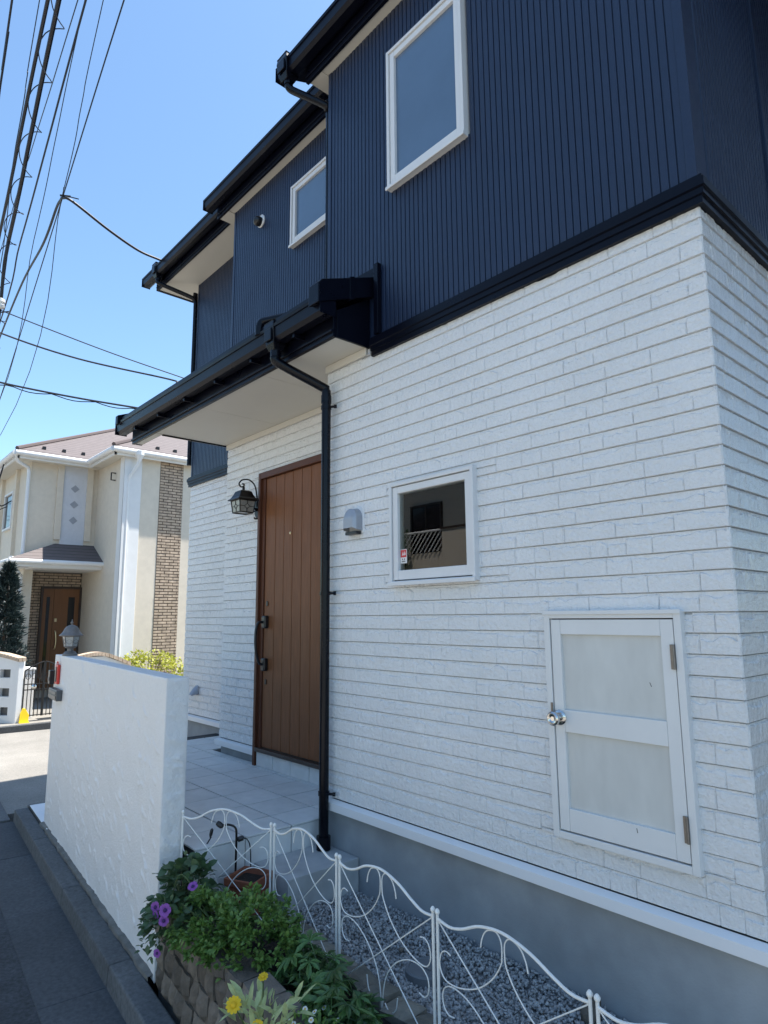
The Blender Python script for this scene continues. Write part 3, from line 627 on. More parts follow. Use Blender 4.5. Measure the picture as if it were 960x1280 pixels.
# ------------------------------------------------------------ entrance porch floor
pf = empty('entrance_porch', (-3.6, -.2, -.9), kind='structure')
mb = MB(); mb.prism([(-2.470, -.80, -.9), (-2.470, .05, -.9), (-2.40, .05, -.9), (-2.40, Y2+.05, -.9), (-4.6, Y2+.05, -.9), (-4.6, Y3+.05, -.9), (-5.6, Y3+.05, -.9), (-5.6, -.60, -.9)], (0, 0, .9+FLOOR-.008)); mb.build('porch_bed', 'grout', pf)
for i in range(11):
    for k in range(7):
        x1 = -2.455-i*.3+(0 if i == 0 else .055); x0 = -2.70-i*.3
        x0 = -2.70-.3*i; x1 = -2.452 if i == 0 else -2.40-.3*i
        y0 = -.81+.3*k; y1 = y0+.3
        if x0 < -4.65 and y1 > Y3+.1: continue
        lim = Y2 if x1 > X2 else Y3
        y1 = min(y1, lim+.015)
        yw_ = S((x0+x1)/2*1.004, -1.05, 0).y; y0 = max(y0, yw_-.02)
        if y1-y0 < .03 or x0 < -5.6: continue
        box('floor_tile', 'tile', pf, x0+.005, x1-.005, y0+.005, y1-.005, FLOOR-.009, FLOOR+random.uniform(-.0006, .0006), bevel=.0015)
for k in range(4):
    y0 = -.81+.3*k; y1 = min(y0+.3, .0); 
    if y1 <= y0: continue
    box('riser_tile', 'tile', pf, -2.471, -2.458, y0+.003, y1-.003, -.30, FLOOR-.012, bevel=.002)
    box('riser_tile', 'tile', pf, -2.471, -2.458, y0+.003, y1-.003, -.60, -.304, bevel=.002)
mb = MB(); mb.box(-2.452, -2.115, -.455, .012, -.7, -.276); mb.build('concrete_step', 'concrete_step', bevel=.003, kind='structure')

# ------------------------------------------------------------ white stucco boundary wall
bw = empty('boundary_wall', S(-3.9, -1.13, -.7), 'white stucco boundary wall with trowelled texture beside the kerb', 'wall')
W0, W1, WN0, WN1, WZ0, WZ1 = -5.50, -2.405, -1.197, -1.075, -.72, .742
def stucco_face(o, ax, az, L, H, step, nrm, strokes, seed):
    r = np.random.default_rng(seed); nx, nz = int(L/step), int(H/step); u = np.linspace(0, L, nx+1); w = np.linspace(0, H, nz+1)
    U, Wd = np.meshgrid(u, w, indexing='ij'); h = np.zeros_like(U)
    for _ in range(7):
        kx, kz, ph = r.uniform(3, 40), r.uniform(3, 40), r.uniform(0, 6.28); h += .0006*np.sin(kx*U+kz*Wd+ph)
    h += r.normal(0, .00035, h.shape)
    for _ in range(strokes):                           # trowel pulls: short curved ridges with one steep side
        cx, cz = r.uniform(0, L), H*(r.beta(1.3, 1.7)); a = R(r.uniform(118, 165)); ln = r.uniform(.012, .06); cv = r.uniform(-9, 9); ht_ = r.uniform(.002, .0072)
        du, dz = U-cx, Wd-cz; tt = du*math.cos(a)+dz*math.sin(a); pp = -du*math.sin(a)+dz*math.cos(a)-cv*tt*tt
        wgt = np.exp(-(tt/ln)**4)*ht_; h += wgt*np.where(pp > 0, np.exp(-(pp/.016)**2), np.exp(-(pp/.006)**2))
    edge = np.minimum(np.minimum(U, L-U), np.minimum(Wd, H-Wd)); h *= np.clip(edge/.02, 0, 1); h -= .003*np.clip(1-edge/.006, 0, 1)**2
    V = np.array(o)[None, None]+U[..., None]*np.array(ax)+Wd[..., None]*np.array(az)+h[..., None]*np.array(nrm)
    ii = np.arange(nx)[:, None]*(nz+1)+np.arange(nz)[None]
    F = np.stack([ii, ii+nz+1, ii+nz+2, ii+1], -1).reshape(-1, 4)
    return V.reshape(-1, 3), F
V, F = stucco_face(S(W0, WN0, WZ0), E_, (0, 0, 1), W1-W0, WZ1-WZ0, .0055, -N_, 330, 3)
np_mesh('street_face', V, F, 'stucco', bw, smooth=True)
V, F = stucco_face(S(W1, WN0, WZ0), N_, (0, 0, 1), WN1-WN0, WZ1-WZ0, .0075, E_, 40, 4)
np_mesh('end_face', V, F, 'stucco', bw, smooth=True)
mb = MB(); sbox(mb, W0+.001, W1-.006, WN0+.006, WN1, WZ0, WZ1-.0005); mb.build('wall_body', 'stucco', bw, bevel=.004)
# things fixed to the wall
it = empty('intercom', S(-5.47, -1.21, .54), 'slim black intercom box at the far edge of the white stucco wall', 'intercom')
mb = MB(); sbox(mb, -5.505, -5.43, -1.245, -1.199, .487, .607); mb.build('housing', 'black_plastic', it, bevel=.006)
mb = MB(); sbox(mb, -5.49, -5.445, -1.249, -1.2455, .515, .545); mb.build('button', 'slot_grey', it, bevel=.002)
fl = empty('red_holder', S(-5.25, -1.21, .52), 'red plastic holder above the letter slot on the white stucco wall', 'holder')
mb = MB(); sbox(mb, -5.33, -5.22, -1.222, -1.199, .50, .665); mb.build('case', 'red_plastic', fl, bevel=.006)
mb = MB(); sbox(mb, -5.30, -5.25, -1.228, -1.2225, .52, .645); mb.build('insert', 'black_plastic', fl, bevel=.002)
mb = MB(); mb.tube([S(-5.31, -1.215, .665), S(-5.29, -1.215, .69), S(-5.26, -1.215, .69), S(-5.24, -1.215, .665)], .004, 6); mb.build('hook', 'red_plastic', fl)
ls = empty('letter_slot', S(-5.25, -1.21, .40), 'dark grey metal letter slot fixed low on the white stucco wall', 'letter slot')
mb = MB(); sbox(mb, -5.42, -5.07, -1.245, -1.199, .372, .462); mb.build('case', 'slot_grey', ls, bevel=.005)
mb = MB(); sbox(mb, -5.405, -5.085, -1.250, -1.2455, .385, .415); mb.build('flap', 'black_plastic', ls, bevel=.002)
mb = MB(); sbox(mb, -5.405, -5.085, -1.250, -1.2455, .422, .450); mb.build('flap', 'slot_grey', ls, bevel=.002)
# lantern on the wall top
pl = empty('post_lantern', S(-5.2, -1.13, .742), 'pewter post lantern with leaded glass on top of the white stucco wall', 'lantern')
c0 = S(-5.20, -1.135, .742)
mb = MB(); mb.lathe([(.062, 0), (.062, .014), (.050, .022), (.042, .034), (.026, .040), (.024, .060), (.040, .066), (.052, .078)], c0, 20); mb.build('base', 'lamp_pewter', pl, smooth=True)
mb = MB(); mb.lathe([(.052, .079), (.070, .165)], c0, 6); mb.build('glass', 'lamp_glass', pl)
mb = MB()
for k in range(6):
    a = 2*math.pi*k/6; b = 2*math.pi*(k+1)/6; f = lambda q, r, h: c0+Vector((r*math.cos(q), r*math.sin(q), h))
    mb.tube([f(a, .054, .078), f(a, .072, .168)], .0035, 6); mb.tube([f(a, .055, .08), f(b, .055, .08)], .003, 6); mb.tube([f(a, .0715, .166), f(b, .0715, .166)], .003, 6)
    m = (a+b)/2; r0 = .062*math.cos(math.pi/6); mb.tube([f(a, .063, .12), f(m, r0+.002, .142), f(b, .063, .12), f(m, r0+.001, .100), f(a, .063, .12)], .0022, 5)
mb.build('glazing_bar', 'lamp_pewter', pl)
mb = MB(); mb.lathe([(.070, .166), (.096, .170), (.098, .176), (.080, .192), (.066, .212), (.058, .232), (.044, .250), (.022, .262), (.008, .266)], c0, 24); mb.build('roof', 'lamp_pewter', pl, smooth=True)
mb = MB(); mb.lathe([(.008, .264), (.007, .274), (.012, .280), (.012, .288), (.005, .296), (.003, .312), (0, .316)], c0, 14); mb.build('finial', 'lamp_pewter', pl, smooth=True)

# ------------------------------------------------------------ wall lantern by the door
wl = empty('wall_lantern', (-4.06, Y2, 1.97), 'black wall lantern with scrolled arm and leaded glass beside the brown door', 'lantern')
mb = MB(); mb.prism([(-4.06+.055*math.cos(a)*1, Y2-.004, 2.01+.105*math.sin(a)) for a in [2*math.pi*k/20 for k in range(20)]][::-1], (0, -.026, 0)); mb.build('backplate', 'dark_metal', wl, bevel=.006)
mb = MB(); mb.tube([(-4.06, Y2-.02, 1.905), (-4.06, Y2-.05, 1.900), (-4.06, Y2-.06, 1.915)], .008, 6); mb.build('bracket_end', 'dark_metal', wl)
lc = Vector((-4.06, Y2-.185, 1.945))
arm = curve([(-4.06, Y2-.03, 2.02), (-4.06, Y2-.032, 2.12), (-4.06, Y2-.06, 2.235), (-4.06, Y2-.125, 2.285), (-4.06, Y2-.20, 2.275), (-4.06, Y2-.235, 2.235), (-4.06, Y2-.215, 2.205), (-4.06, Y2-.185, 2.212), (-4.06, Y2-.180, 2.232), (-4.06, Y2-.20, 2.238)], 5)
mb = MB(); mb.tube(arm, .0075, 8); mb.tube([(-4.06, Y2-.03, 2.0), (-4.06, Y2-.075, 2.0), (-4.06, Y2-.09, 2.01)], .012, 8); mb.build('arm', 'dark_metal', wl, smooth=True)
def frustum(mb, c, prof, rot=R(0)):
    V = []
    for w, h in prof: V += [c+Vector((w*sx, w*sy, h)) for sx, sy in ((-1, -1), (1, -1), (1, 1), (-1, 1))]
    F = [(3, 2, 1, 0)]+[(i*4+k, i*4+(k+1) % 4, i*4+4+(k+1) % 4, i*4+4+k) for i in range(len(prof)-1) for k in range(4)]+[tuple(len(prof)*4-4+k for k in range(4))]
    return mb.add(V, F)
mb = MB(); frustum(mb, lc, [(.070, .004), (.083, .115)]); mb.build('glass', 'amber_glass', wl)
mb = MB(); q = [(-1, -1), (1, -1), (1, 1), (-1, 1)]
for k in range(4):
    (ax, ay), (bx, by) = q[k], q[(k+1) % 4]; P = lambda x, y, w, h: lc+Vector((x*w, y*w, h))
    mb.tube([P(ax, ay, .072, 0), P(ax, ay, .086, .12)], .005, 6); mb.tube([P(ax, ay, .072, .002), P(bx, by, .072, .002)], .006, 6); mb.tube([P(ax, ay, .086, .118), P(bx, by, .086, .118)], .005, 6)
    mx_, my_ = (ax+bx)/2, (ay+by)/2; tx, ty = (bx-ax)/2, (by-ay)/2
    G = lambda t, w, h: lc+Vector((mx_*w+tx*w*t, my_*w+ty*w*t, h))
    mb.tube([G(0, .074, .004), G(0, .077, .035)], .003, 5); mb.tube([G(0, .083, .085), G(0, .086, .117)], .003, 5)
    mb.tube([G(0, .077, .035), G(-.36, .080, .06), G(0, .083, .085), G(.36, .080, .06), G(0, .077, .035)], .003, 5); mb.tube([G(-.36, .080, .06), G(-1, .080, .06)], .003, 5); mb.tube([G(.36, .080, .06), G(1, .080, .06)], .003, 5)
mb.build('glazing_bar', 'dark_metal', wl)
mb = MB(); frustum(mb, lc, [(.075, .116), (.112, .122), (.112, .128), (.088, .150), (.070, .185), (.060, .212), (.034, .226), (.010, .230), (.010, .250)]); mb.build('roof', 'dark_metal', wl, bevel=.002)
mb = MB(); mb.lathe([(.010, .248), (.014, .256), (.010, .266), (.004, .272)], lc, 12); mb.tube([lc+Vector((0, 0, .268)), lc+Vector((0, 0, .285))], .005, 6); mb.build('finial', 'dark_metal', wl, smooth=True)
mb = MB(); mb.tube([(-4.06, Y2-.03, 1.985), (-4.06, Y2-.115, 1.955)], .006, 6); mb.build('stay', 'dark_metal', wl)

wl.location.x += .03; wl.scale = (.88, .88, .88)

# ------------------------------------------------------------ white wire garden fence
FP = [(-2.47, -.885, .052), (-2.02, -.610, .030), (-1.480, -.622, .022), (-.845, -.680, .015), (-.195, -.732, .012), (.44, -.79, .01)]
def panel(p, q, label, mid):
    a = Vector(p); b = Vector(q); d = Vector((b.x-a.x, b.y-a.y, 0)); L = d.length; u = d/L; base_z = -.47
    t = empty('fence_panel', (a.x, a.y, base_z), label, 'fence', 'white wire fence panels along the flower bed')
    def P(x, z): x = .012/L+x*(1-.024/L); return a+d*x+Vector((0, 0, z+(b.z-a.z)*x))
    rail = [(0, -.006), (.10, -.012), (.2, .004), (.33, .040), (.49, .056), (.66, .040), (.8, .008), (.9, -.010), (1, -.006)]
    mb = MB(); mb.tube([P(x, z) for x, z in curve(rail, 5)], .0050, 8); mb.build('top_rail', 'fence_white', t, smooth=True)
    for x in (0, 1):
        mb = MB(); pb = P(x, 0); mb.tube([Vector((pb.x, pb.y, base_z)), pb+Vector((0, 0, .006))], .0054, 8); mb.lathe([(.0045, .006), (.009, .013), (.009, .019), (.004, .026), (0, .027)], pb, 10); mb.build('post', 'fence_white', t, smooth=True)
    half = [[(.335, -.02), (.345, .006), (.372, .034), (.411, .047), (.452, .048), (.480, .028), (.483, -.012), (.470, -.045), (.405, -.100), (.301, -.151), (.171, -.183), (.060, -.187), (.014, -.155), (.024, -.113), (.062, -.096), (.103, -.100)],
            [(.120, -.286), (.075, -.289), (.040, -.270), (.032, -.240), (.050, -.213), (.110, -.196), (.22, -.203), (.34, -.242), (.43, -.30), (.475, -.37), (.488, -.455)],
            [(.33, -.36), (.345, -.40), (.385, -.425), (.43, -.424), (.46, -.41)]]
    for c in half:
        for f in (lambda x: x, lambda x: .985-x):
            mb = MB(); mb.tube([P(f(x), z) for x, z in curve(c, 4)], .0023, 6, True); mb.build('scroll_wire', 'fence_white', t, smooth=True)
    for x0, x1 in ((.0, 1.0), (1.0, .0)):
        mb = MB(); mb.tube([P(x0, -.008), P(.5+(x1-.5)*.95, -.452)], .0023, 6); mb.build('cross_wire', 'fence_white', t, smooth=True)
labs = ['white wire fence panel fixed against the end of the stucco wall', 'white wire fence panel standing in front of the concrete step', 'white wire fence panel in front of the round drain cover', 'white wire fence panel below the white service hatch', 'white wire fence panel beyond the corner of the house']
for i in range(5): panel(FP[i], FP[i+1], labs[i], 0)

# ------------------------------------------------------------ stone planter wall and edging
pw = empty('stone_planter_wall', S(-1.6, -1.15, -.72), 'low planter wall of small rough brown stones along the kerb', 'planter wall')
sm = []
def stone_mesh(seed):
    r = random.Random(seed); V = []; me = bpy.data.meshes.new('stone')
    nx = nz = 3
    for j in range(nz+1):
        for i in range(nx+1):
            x, z = i/nx-.5, j/nz-.5; e = max(abs(x), abs(z)) > .49; cr = abs(x) > .49 and abs(z) > .49
            V.append((x*(.97 if e else 1.15)+r.uniform(-.02, .02), (-.5+(.13 if e else r.uniform(-.05, .03))+(.05 if cr else 0)), z*(.97 if e else 1.15)+r.uniform(-.02, .02)))
    F = [(j*4+i, j*4+i+1, j*4+i+5, j*4+i+4) for j in range(3) for i in range(3)]
    k = len(V); V += [(-.47, .5, -.47), (.47, .5, -.47), (.47, .5, .47), (-.47, .5, .47)]
    F += [(k+1, k, k+3, k+2), (0, k, k+1, 3, 2, 1), (12, 13, 14, 15, k+2, k+3), (0, 4, 8, 12, k+3, k), (3, k+1, k+2, 15, 11, 7)]
    me.from_pydata(V, [], F); me.update(); me.materials.append(MAT['stone']); return me
SM = [stone_mesh(i) for i in range(8)]
mb = MB(); sbox(mb, -2.395, -.2, -1.175, -1.085, -.8, -.40); mb.build('mortar_core', 'mortar', pw)
for row in range(3):
    x = -2.40+(.05 if row % 2 else 0); z0 = -.735+row*.118
    while x < -.25:
        L = random.uniform(.075, .15); h = .118*random.uniform(.97, 1.03)
        o = link_mesh('stone', random.choice(SM), S(x+L/2, -1.150+random.uniform(-.010, .008), z0+h/2), pw)
        o.rotation_euler = (random.uniform(-.05, .05), random.uniform(-.06, .06)+(math.pi if random.random() < .5 else 0), ANG+random.uniform(-.06, .06)); o.scale = (L*.97, .115, h*.97)
        x += L
# capping stones on the planter
x = -2.38
while x < -.3:
    L = random.uniform(.10, .17)
    o = link_mesh('stone', random.choice(SM), S(x+L/2, -1.135, -.362+random.uniform(-.008, .008)), pw)
    o.rotation_euler = (R(90)+random.uniform(-.1, .1), 0, ANG+random.uniform(-.08, .08)); o.scale = (L*.96, .06, .125); o.rotation_euler = (random.uniform(-.1, .1), random.uniform(-.08, .08), ANG); o.scale = (L*.96, .13, .07)
    x += L
es = empty('stone_edging', (-1.2, -.58, -.47), 'row of flat mossy stones edging the flower bed beside the gravel', 'edging')
x = -2.0
while x < .6:
    L = random.uniform(.10, .17); y = -.555-.065*(x+2.0)
    o = link_mesh('stone', random.choice(SM), Vector((x+L/2, y+random.uniform(-.012, .012), -.425+random.uniform(-.01, .006))), es); o.data = o.data
    o.rotation_euler = (R(-90)+random.uniform(-.12, .12), random.uniform(-.1, .1), 0); o.rotation_euler.z = random.uniform(-.2, .2); o.scale = (L*.97, .07, .12)
    x += L
em = {}
for o in es.children:
    if o.data.name not in em: em[o.data.name] = o.data.copy(); em[o.data.name].materials[0] = MAT['edge_stone']
    o.data = em[o.data.name]
# drain cover, brown stone, flower pot, spike light
dcv = empty('drain_cover', (-1.255, -.325, GRAV), 'round grey drain cover lying in the gravel behind the fence', 'drain cover')
mb = MB(); mb.lathe([(.088, -.02), (.088, .018), (.082, .024), (.074, .024), (.072, .020), (0, .020)], (-1.255, -.325, GRAV), 28); mb.build('lid', 'drain_grey', dcv, smooth=True)
mb = MB(); mb.box(-1.285, -1.225, -.332, -.318, GRAV+.020, GRAV+.026); mb.build('grip', 'drain_grey', dcv, bevel=.003)
tag(rocks('loose_stone', np.array([[-.62, -.095, GRAV+.02]]), [.05], 'stone'), 'dark brown rounded stone lying on the gravel by the foundation', 'stone')
tag(rocks('loose_stone', np.array([[-1.45, -.285, GRAV+.01]]), [.018], 'stone'), 'small dark pebble on the gravel next to the drain cover', 'stone')
pot = empty('flower_pot', (-2.30, -.575, -.47), 'square terracotta flower pot beside the tiled porch riser', 'flower pot')
pc = Vector((-2.30, -.575, -.47)); mb = MB()
q = Quaternion((0, 0, 1), R(25)); V = []
for w, h in ((.062, 0), (.082, .165), (.092, .167), (.094, .205), (.082, .205), (.078, .175)): V += [pc+q @ Vector((w*sx, w*sy, h)) for sx, sy in ((-1, -1), (1, -1), (1, 1), (-1, 1))]
mb.add(V, [(3, 2, 1, 0)]+[(i*4+k, i*4+(k+1) % 4, i*4+4+(k+1) % 4, i*4+4+k) for i in range(5) for k in range(4)]); mb.build('pot', 'terracotta', pot, bevel=.005)
mb = MB(); mb.add([pc+q @ Vector((.079*sx, .079*sy, .176)) for sx, sy in ((-1, -1), (1, -1), (1, 1), (-1, 1))], [(0, 1, 2, 3)]); mb.build('potting_soil', 'soil', pot)
sp = empty('spike_light', (-2.40, -.60, -.46), 'dark garden spotlight on a hooked stake in front of the tiled porch', 'garden light')
mb = MB(); mb.tube(curve([(-2.40, -.60, -.46), (-2.40, -.60, -.25), (-2.40, -.60, -.10), (-2.405, -.605, -.055), (-2.43, -.63, -.04), (-2.455, -.65, -.045)], 4), .006, 8); mb.build('stake', 'dark_metal', sp, smooth=True)
mb = MB(); mb.lathe([(.006, -.016), (.013, -.010), (.015, .010), (.012, .024), (.009, .026)], (-2.465, -.66, -.045), 12, (-.6, -.5, .5)); mb.build('lamp_head', 'black_plastic', sp, smooth=True); mb = MB(); mb.lathe([(.004, -.030), (.009, -.015), (.009, .010), (.004, .018)], (-2.49, -.70, -.075), 10, (.2, .1, 1)); mb.build('plug', 'black_plastic', sp, smooth=True); mb = MB(); mb.lathe([(.004, -.02), (.014, -.012), (.014, .012), (.004, .02)], (-2.40, -.575, -.115), 10, (.3, 1, .2)); mb.build('joint', 'black_plastic', sp, smooth=True)
mb = MB(); mb.tube(curve([(-2.49, -.70, -.10), (-2.50, -.74, -.16), (-2.49, -.79, -.21), (-2.47, -.84, -.235), (-2.44, -.88, -.27), (-2.40, -.90, -.36)], 5), .0035, 6); mb.tube(curve([(-2.40, -.575, -.115), (-2.41, -.53, -.13), (-2.42, -.50, -.20), (-2.43, -.49, -.42)], 5), .003, 6); mb.build('lamp_cable', 'cable', sp, smooth=True)

# ------------------------------------------------------------ plants
def leaves(n, posfn, size, ratio=.5, up=.6, fold=.25, seed=1, tip=1.0, out=None):
    """n pointed leaves: each a folded 6-vertex blade; posfn(r)->(pos, outward normal)"""
    r = np.random.default_rng(seed); V = []; F = []
    for i in range(n):
        p, nn = posfn(r); s_ = size*r.uniform(.6, 1.25)
        d = np.array(nn)*r.uniform(.3, 1.0)+r.normal(0, .55, 3); d[2] = d[2]*.7+up*.25; d /= np.linalg.norm(d)
        w = np.cross(d, np.array([0, 0, 1.])+r.normal(0, .35, 3)); w /= np.linalg.norm(w)+1e-9; nm = np.cross(w, d)
        if nm[2] < 0: nm = -nm
        k = len(V); h = ratio*s_*.5; dr = -.18*s_*r.uniform(.3, 1.4)
        V += [p, p+d*s_*.35+w*h+nm*fold*h, p+d*s_*.75+w*h*.7+nm*fold*h*.5+np.array([0, 0, dr*.5]), p+d*s_+np.array([0, 0, dr]), p+d*s_*.75-w*h*.7+nm*fold*h*.5+np.array([0, 0, dr*.5]), p+d*s_*.35-w*h+nm*fold*h, p+d*s_*.5]
        F += [(k, k+1, k+6), (k+1, k+2, k+6), (k+2, k+3, k+6), (k+3, k+4, k+6), (k+4, k+5, k+6), (k+5, k, k+6)]
    return np.array(V), np.array(F)
def clumpfn(center, rad, nclump, seed, spread=.22, flat=0.0):
    r0 = np.random.default_rng(seed); C0 = []
    while len(C0) < nclump:
        v = r0.normal(size=3); v /= np.linalg.norm(v)
        if v[2] < -.35: continue
        C0.append(v*r0.uniform(.72, 1.06))
    C0 = np.array(C0)
    def f(r):
        c = C0[r.integers(len(C0))]; q = c+r.normal(0, spread, 3)*.6
        q = q*min(1, 1.12/np.linalg.norm(q))
        nn = q/np.linalg.norm(q); return np.array(center)+q*np.array(rad), nn
    return f
def stems(mb, base, center, rad, n, seed, r0=.004):
    r = random.Random(seed)
    for i in range(n):
        a = r.uniform(0, 6.28); q = r.uniform(.3, .85); e = Vector(center)+Vector((math.cos(a)*rad[0]*q, math.sin(a)*rad[1]*q, rad[2]*r.uniform(.2, .8)))
        b = Vector(base)+Vector((r.uniform(-.04, .04), r.uniform(-.04, .04), 0)); mb.tube(curve([b, (b+e)/2+Vector((0, 0, .03)), e], 4), r0, 5, True, r0*.4)
def bush(name, label, base, parts, nst=14, cat='plant', group=None):
    t = empty(name, base, label, cat, group)
    for k, (c, rad, n, size, ratio, m, ncl, seed, spread) in enumerate(parts):
        V, F = leaves(n, clumpfn(c, rad, ncl, seed, spread), size, ratio, seed=seed+50); np_mesh('foliage', V, F, m, t)
    mb = MB(); stems(mb, base, parts[0][0], parts[0][1], nst, parts[0][7]); mb.build('stem', 'stem_green', t)
    return t
bush('round_leaved_plant', 'round leaved green plant growing against the end of the stucco wall', (-2.28, -.93, -.45),
     [((-2.31, -.93, -.25), (.15, .12, .13), 300, .050, .85, 'round_leaf', 30, 11, .25), ((-2.20, -1.04, -.31), (.14, .10, .11), 240, .042, .85, 'round_leaf', 24, 12, .25)])
bush('feathery_shrub', 'domed shrub of fine bright green leaves in the flower bed', (-1.88, -.92, -.45),
     [((-1.98, -.96, -.31), (.22, .14, .14), 2800, .026, .55, 'fine_leaf', 85, 21, .11), ((-1.72, -.88, -.30), (.22, .17, .18), 3400, .026, .55, 'fine_leaf', 95, 22, .11)], 26)
def flower(parent, c, nrm, r, npet, m, hm, deep=.3, ratio=.75, name='flower'):
    c = Vector(c); qn = Vector(nrm).normalized().to_track_quat('Z', 'Y'); mb = MB()
    for k in range(npet):
        a = 2*math.pi*k/npet; w = ratio*r*math.sin(math.pi/npet)*1.9; pp = [(0.12*r, 0, 0), (.55*r, -w*.5, deep*r*.5), (.95*r, -w*.38, deep*r*.55), (1.04*r, 0, deep*r*.42), (.95*r, w*.38, deep*r*.55), (.55*r, w*.5, deep*r*.5)]
        mb.add([c+qn @ Vector((x*math.cos(a)-y*math.sin(a), x*math.sin(a)+y*math.cos(a), z+(.001 if k % 2 else 0))) for x, y, z in pp], [(0, 1, 2, 3, 4, 5)])
    o = mb.build(name, m, parent)
    hb = MB(); hb.lathe([(r*.30, 0), (r*.34, r*.14), (r*.20, r*.24), (0, r*.27)], c+qn @ Vector((0, 0, .002)), 10, tuple(qn @ Vector((0, 0, 1)))); hb.build('flower_heart', hm, o, smooth=True)
    return o
pet = bush('petunia', 'trailing petunia with purple flowers hanging over the planter wall by the stucco wall', (-2.28, -1.04, -.40), [((-2.28, -1.05, -.36), (.10, .07, .11), 130, .034, .6, 'round_leaf', 16, 31, .3), ((-2.33, -1.09, -.44), (.04, .04, .12), 40, .03, .5, 'round_leaf', 8, 32, .3)], 8)
for c, nn, r in (((-2.075, -1.125, -.216), (.7, -.6, .25), .026), ((-2.085, -1.125, -.262), (.75, -.55, .1), .022), ((-2.178, -1.125, -.235), (.5, -.8, .2), .023), ((-2.16, -1.13, -.262), (.3, -.9, .1), .020), ((-2.116, -1.135, -.40), (.5, -.8, 0), .018), ((-2.03, -1.02, -.135), (.4, -.4, .8), .022)):
    flower(pet, c, nn, r, 5, 'purple_petal', 'violet_heart', .35, 1.0)
    mb = MB(); mb.tube(curve([(-2.26, -1.04, -.38), ((c[0]-2.26)/2-.02, (c[1]-1.04)/2, max(c[2], -.3)+.01), (c[0]-nn[0]*.01, c[1]-nn[1]*.01, c[2])], 4), .0018, 5); mb.build('flower_stalk', 'stem_green', pet)
# leaves like open hands
def palm_mesh(seed):
    r = random.Random(seed); mb = MB(); n = r.choice((5, 6, 7))
    for k in range(n):
        a = R(-105+210*k/(n-1)); L = .072*(1-.25*abs(k-(n-1)/2)/((n-1)/2))*r.uniform(.85, 1.1); w = L*.17; d = Vector((math.sin(a), math.cos(a), 0)); s_ = Vector((d.y, -d.x, 0)); dz = -.012*r.uniform(.3, 1.6)
        P = [Vector((0, 0, 0)), d*L*.35+s_*w*.7+Vector((0, 0, .004)), d*L*.65+s_*w+Vector((0, 0, .003+dz*.4)), d*L+Vector((0, 0, dz)), d*L*.65-s_*w+Vector((0, 0, .003+dz*.4)), d*L*.35-s_*w*.7+Vector((0, 0, .004)), d*L*.5+Vector((0, 0, -.003+dz*.2))]
        mb.add(P, [(0, 1, 6), (1, 2, 6), (2, 3, 6), (3, 4, 6), (4, 5, 6), (5, 0, 6)])
    mb.tube([(0, 0, 0), (0, -.03, -.012), (0, -.05, -.04)], .0018, 4)
    me = bpy.data.meshes.new('leaf'); me.from_pydata(mb.v, [], mb.f); me.update(); me.materials.append(MAT['palm_leaf']); return me
PM = [palm_mesh(i) for i in range(6)]
def hand_plant(base, c, rad, n, label, seed, zmax):
    r = random.Random(seed); t = empty('hellebore', base, label, 'plant', None); st = MB()
    for i in range(n):
        a = r.uniform(0, 6.28); q = r.random()**.5; p = Vector(c)+Vector((math.cos(a)*rad*q, math.sin(a)*rad*q*.8, zmax*(1-q*q*.7)*r.uniform(.45, 1.05)))
        o = link_mesh('leaf', r.choice(PM), p, t); o.rotation_euler = (r.uniform(-.5, .35), r.uniform(-.5, .5), r.uniform(0, 6.28)); s_ = r.uniform(.8, 1.4); o.scale = (s_, s_, s_)
        st.tube(curve([Vector(base)+Vector((r.uniform(-.03, .03), r.uniform(-.03, .03), 0)), (Vector(base)+p)/2+Vector((0, 0, .02)), p+Vector((0, 0, -.02))], 3), .0028, 5)
    st.build('stem', 'stem_green', t); return t
hand_plant((-1.42, -.80, -.45), (-1.42, -.80, -.43), .17, 40, 'dark leafy plant with hand shaped leaves beneath the second fence post', 5, .20)
hand_plant((-1.20, -.86, -.45), (-1.20, -.86, -.42), .17, 40, 'bushy plant with hand shaped leaves beside the yellow flowers', 6, .18)
hand_plant((-.86, -.95, -.45), (-.86, -.95, -.42), .20, 30, 'low plant with hand shaped leaves near the planter end', 8, .14)
# pale-leaved plant with yellow daisies
yd = empty('yellow_daisy_plant', (-1.26, -1.13, -.43), 'pale leaved plant with yellow daisy flowers at the planter edge', 'plant')
r_ = np.random.default_rng(77)
def ydf(r):
    a = r.uniform(0, 6.28); q = r.random()**.6*.10; h = r.uniform(.0, .16); return np.array([-1.22+math.cos(a)*q*1.3, -1.13+math.sin(a)*q, -.40+h]), np.array([math.cos(a), math.sin(a), .9])
V, F = leaves(120, ydf, .080, .24, up=1.6, seed=78); np_mesh('foliage', V, F, 'pale_leaf', yd)
st = MB()
for c, nn, r in (((-1.262, -1.232, -.235), (.55, -.45, .6), .026), ((-1.292, -1.10, -.205), (.2, -.3, .9), .018), ((-1.16, -1.20, -.27), (.5, -.3, .7), .020)):
    flower(yd, c, nn, r, 11, 'yellow_petal', 'yellow_petal', .25, .95); st.tube(curve([(-1.24, -1.13, -.43), ((c[0]-1.24)/2, (c[1]-1.13)/2, -.33), c], 4), .0025, 5)
st.build('stem', 'stem_green', yd)
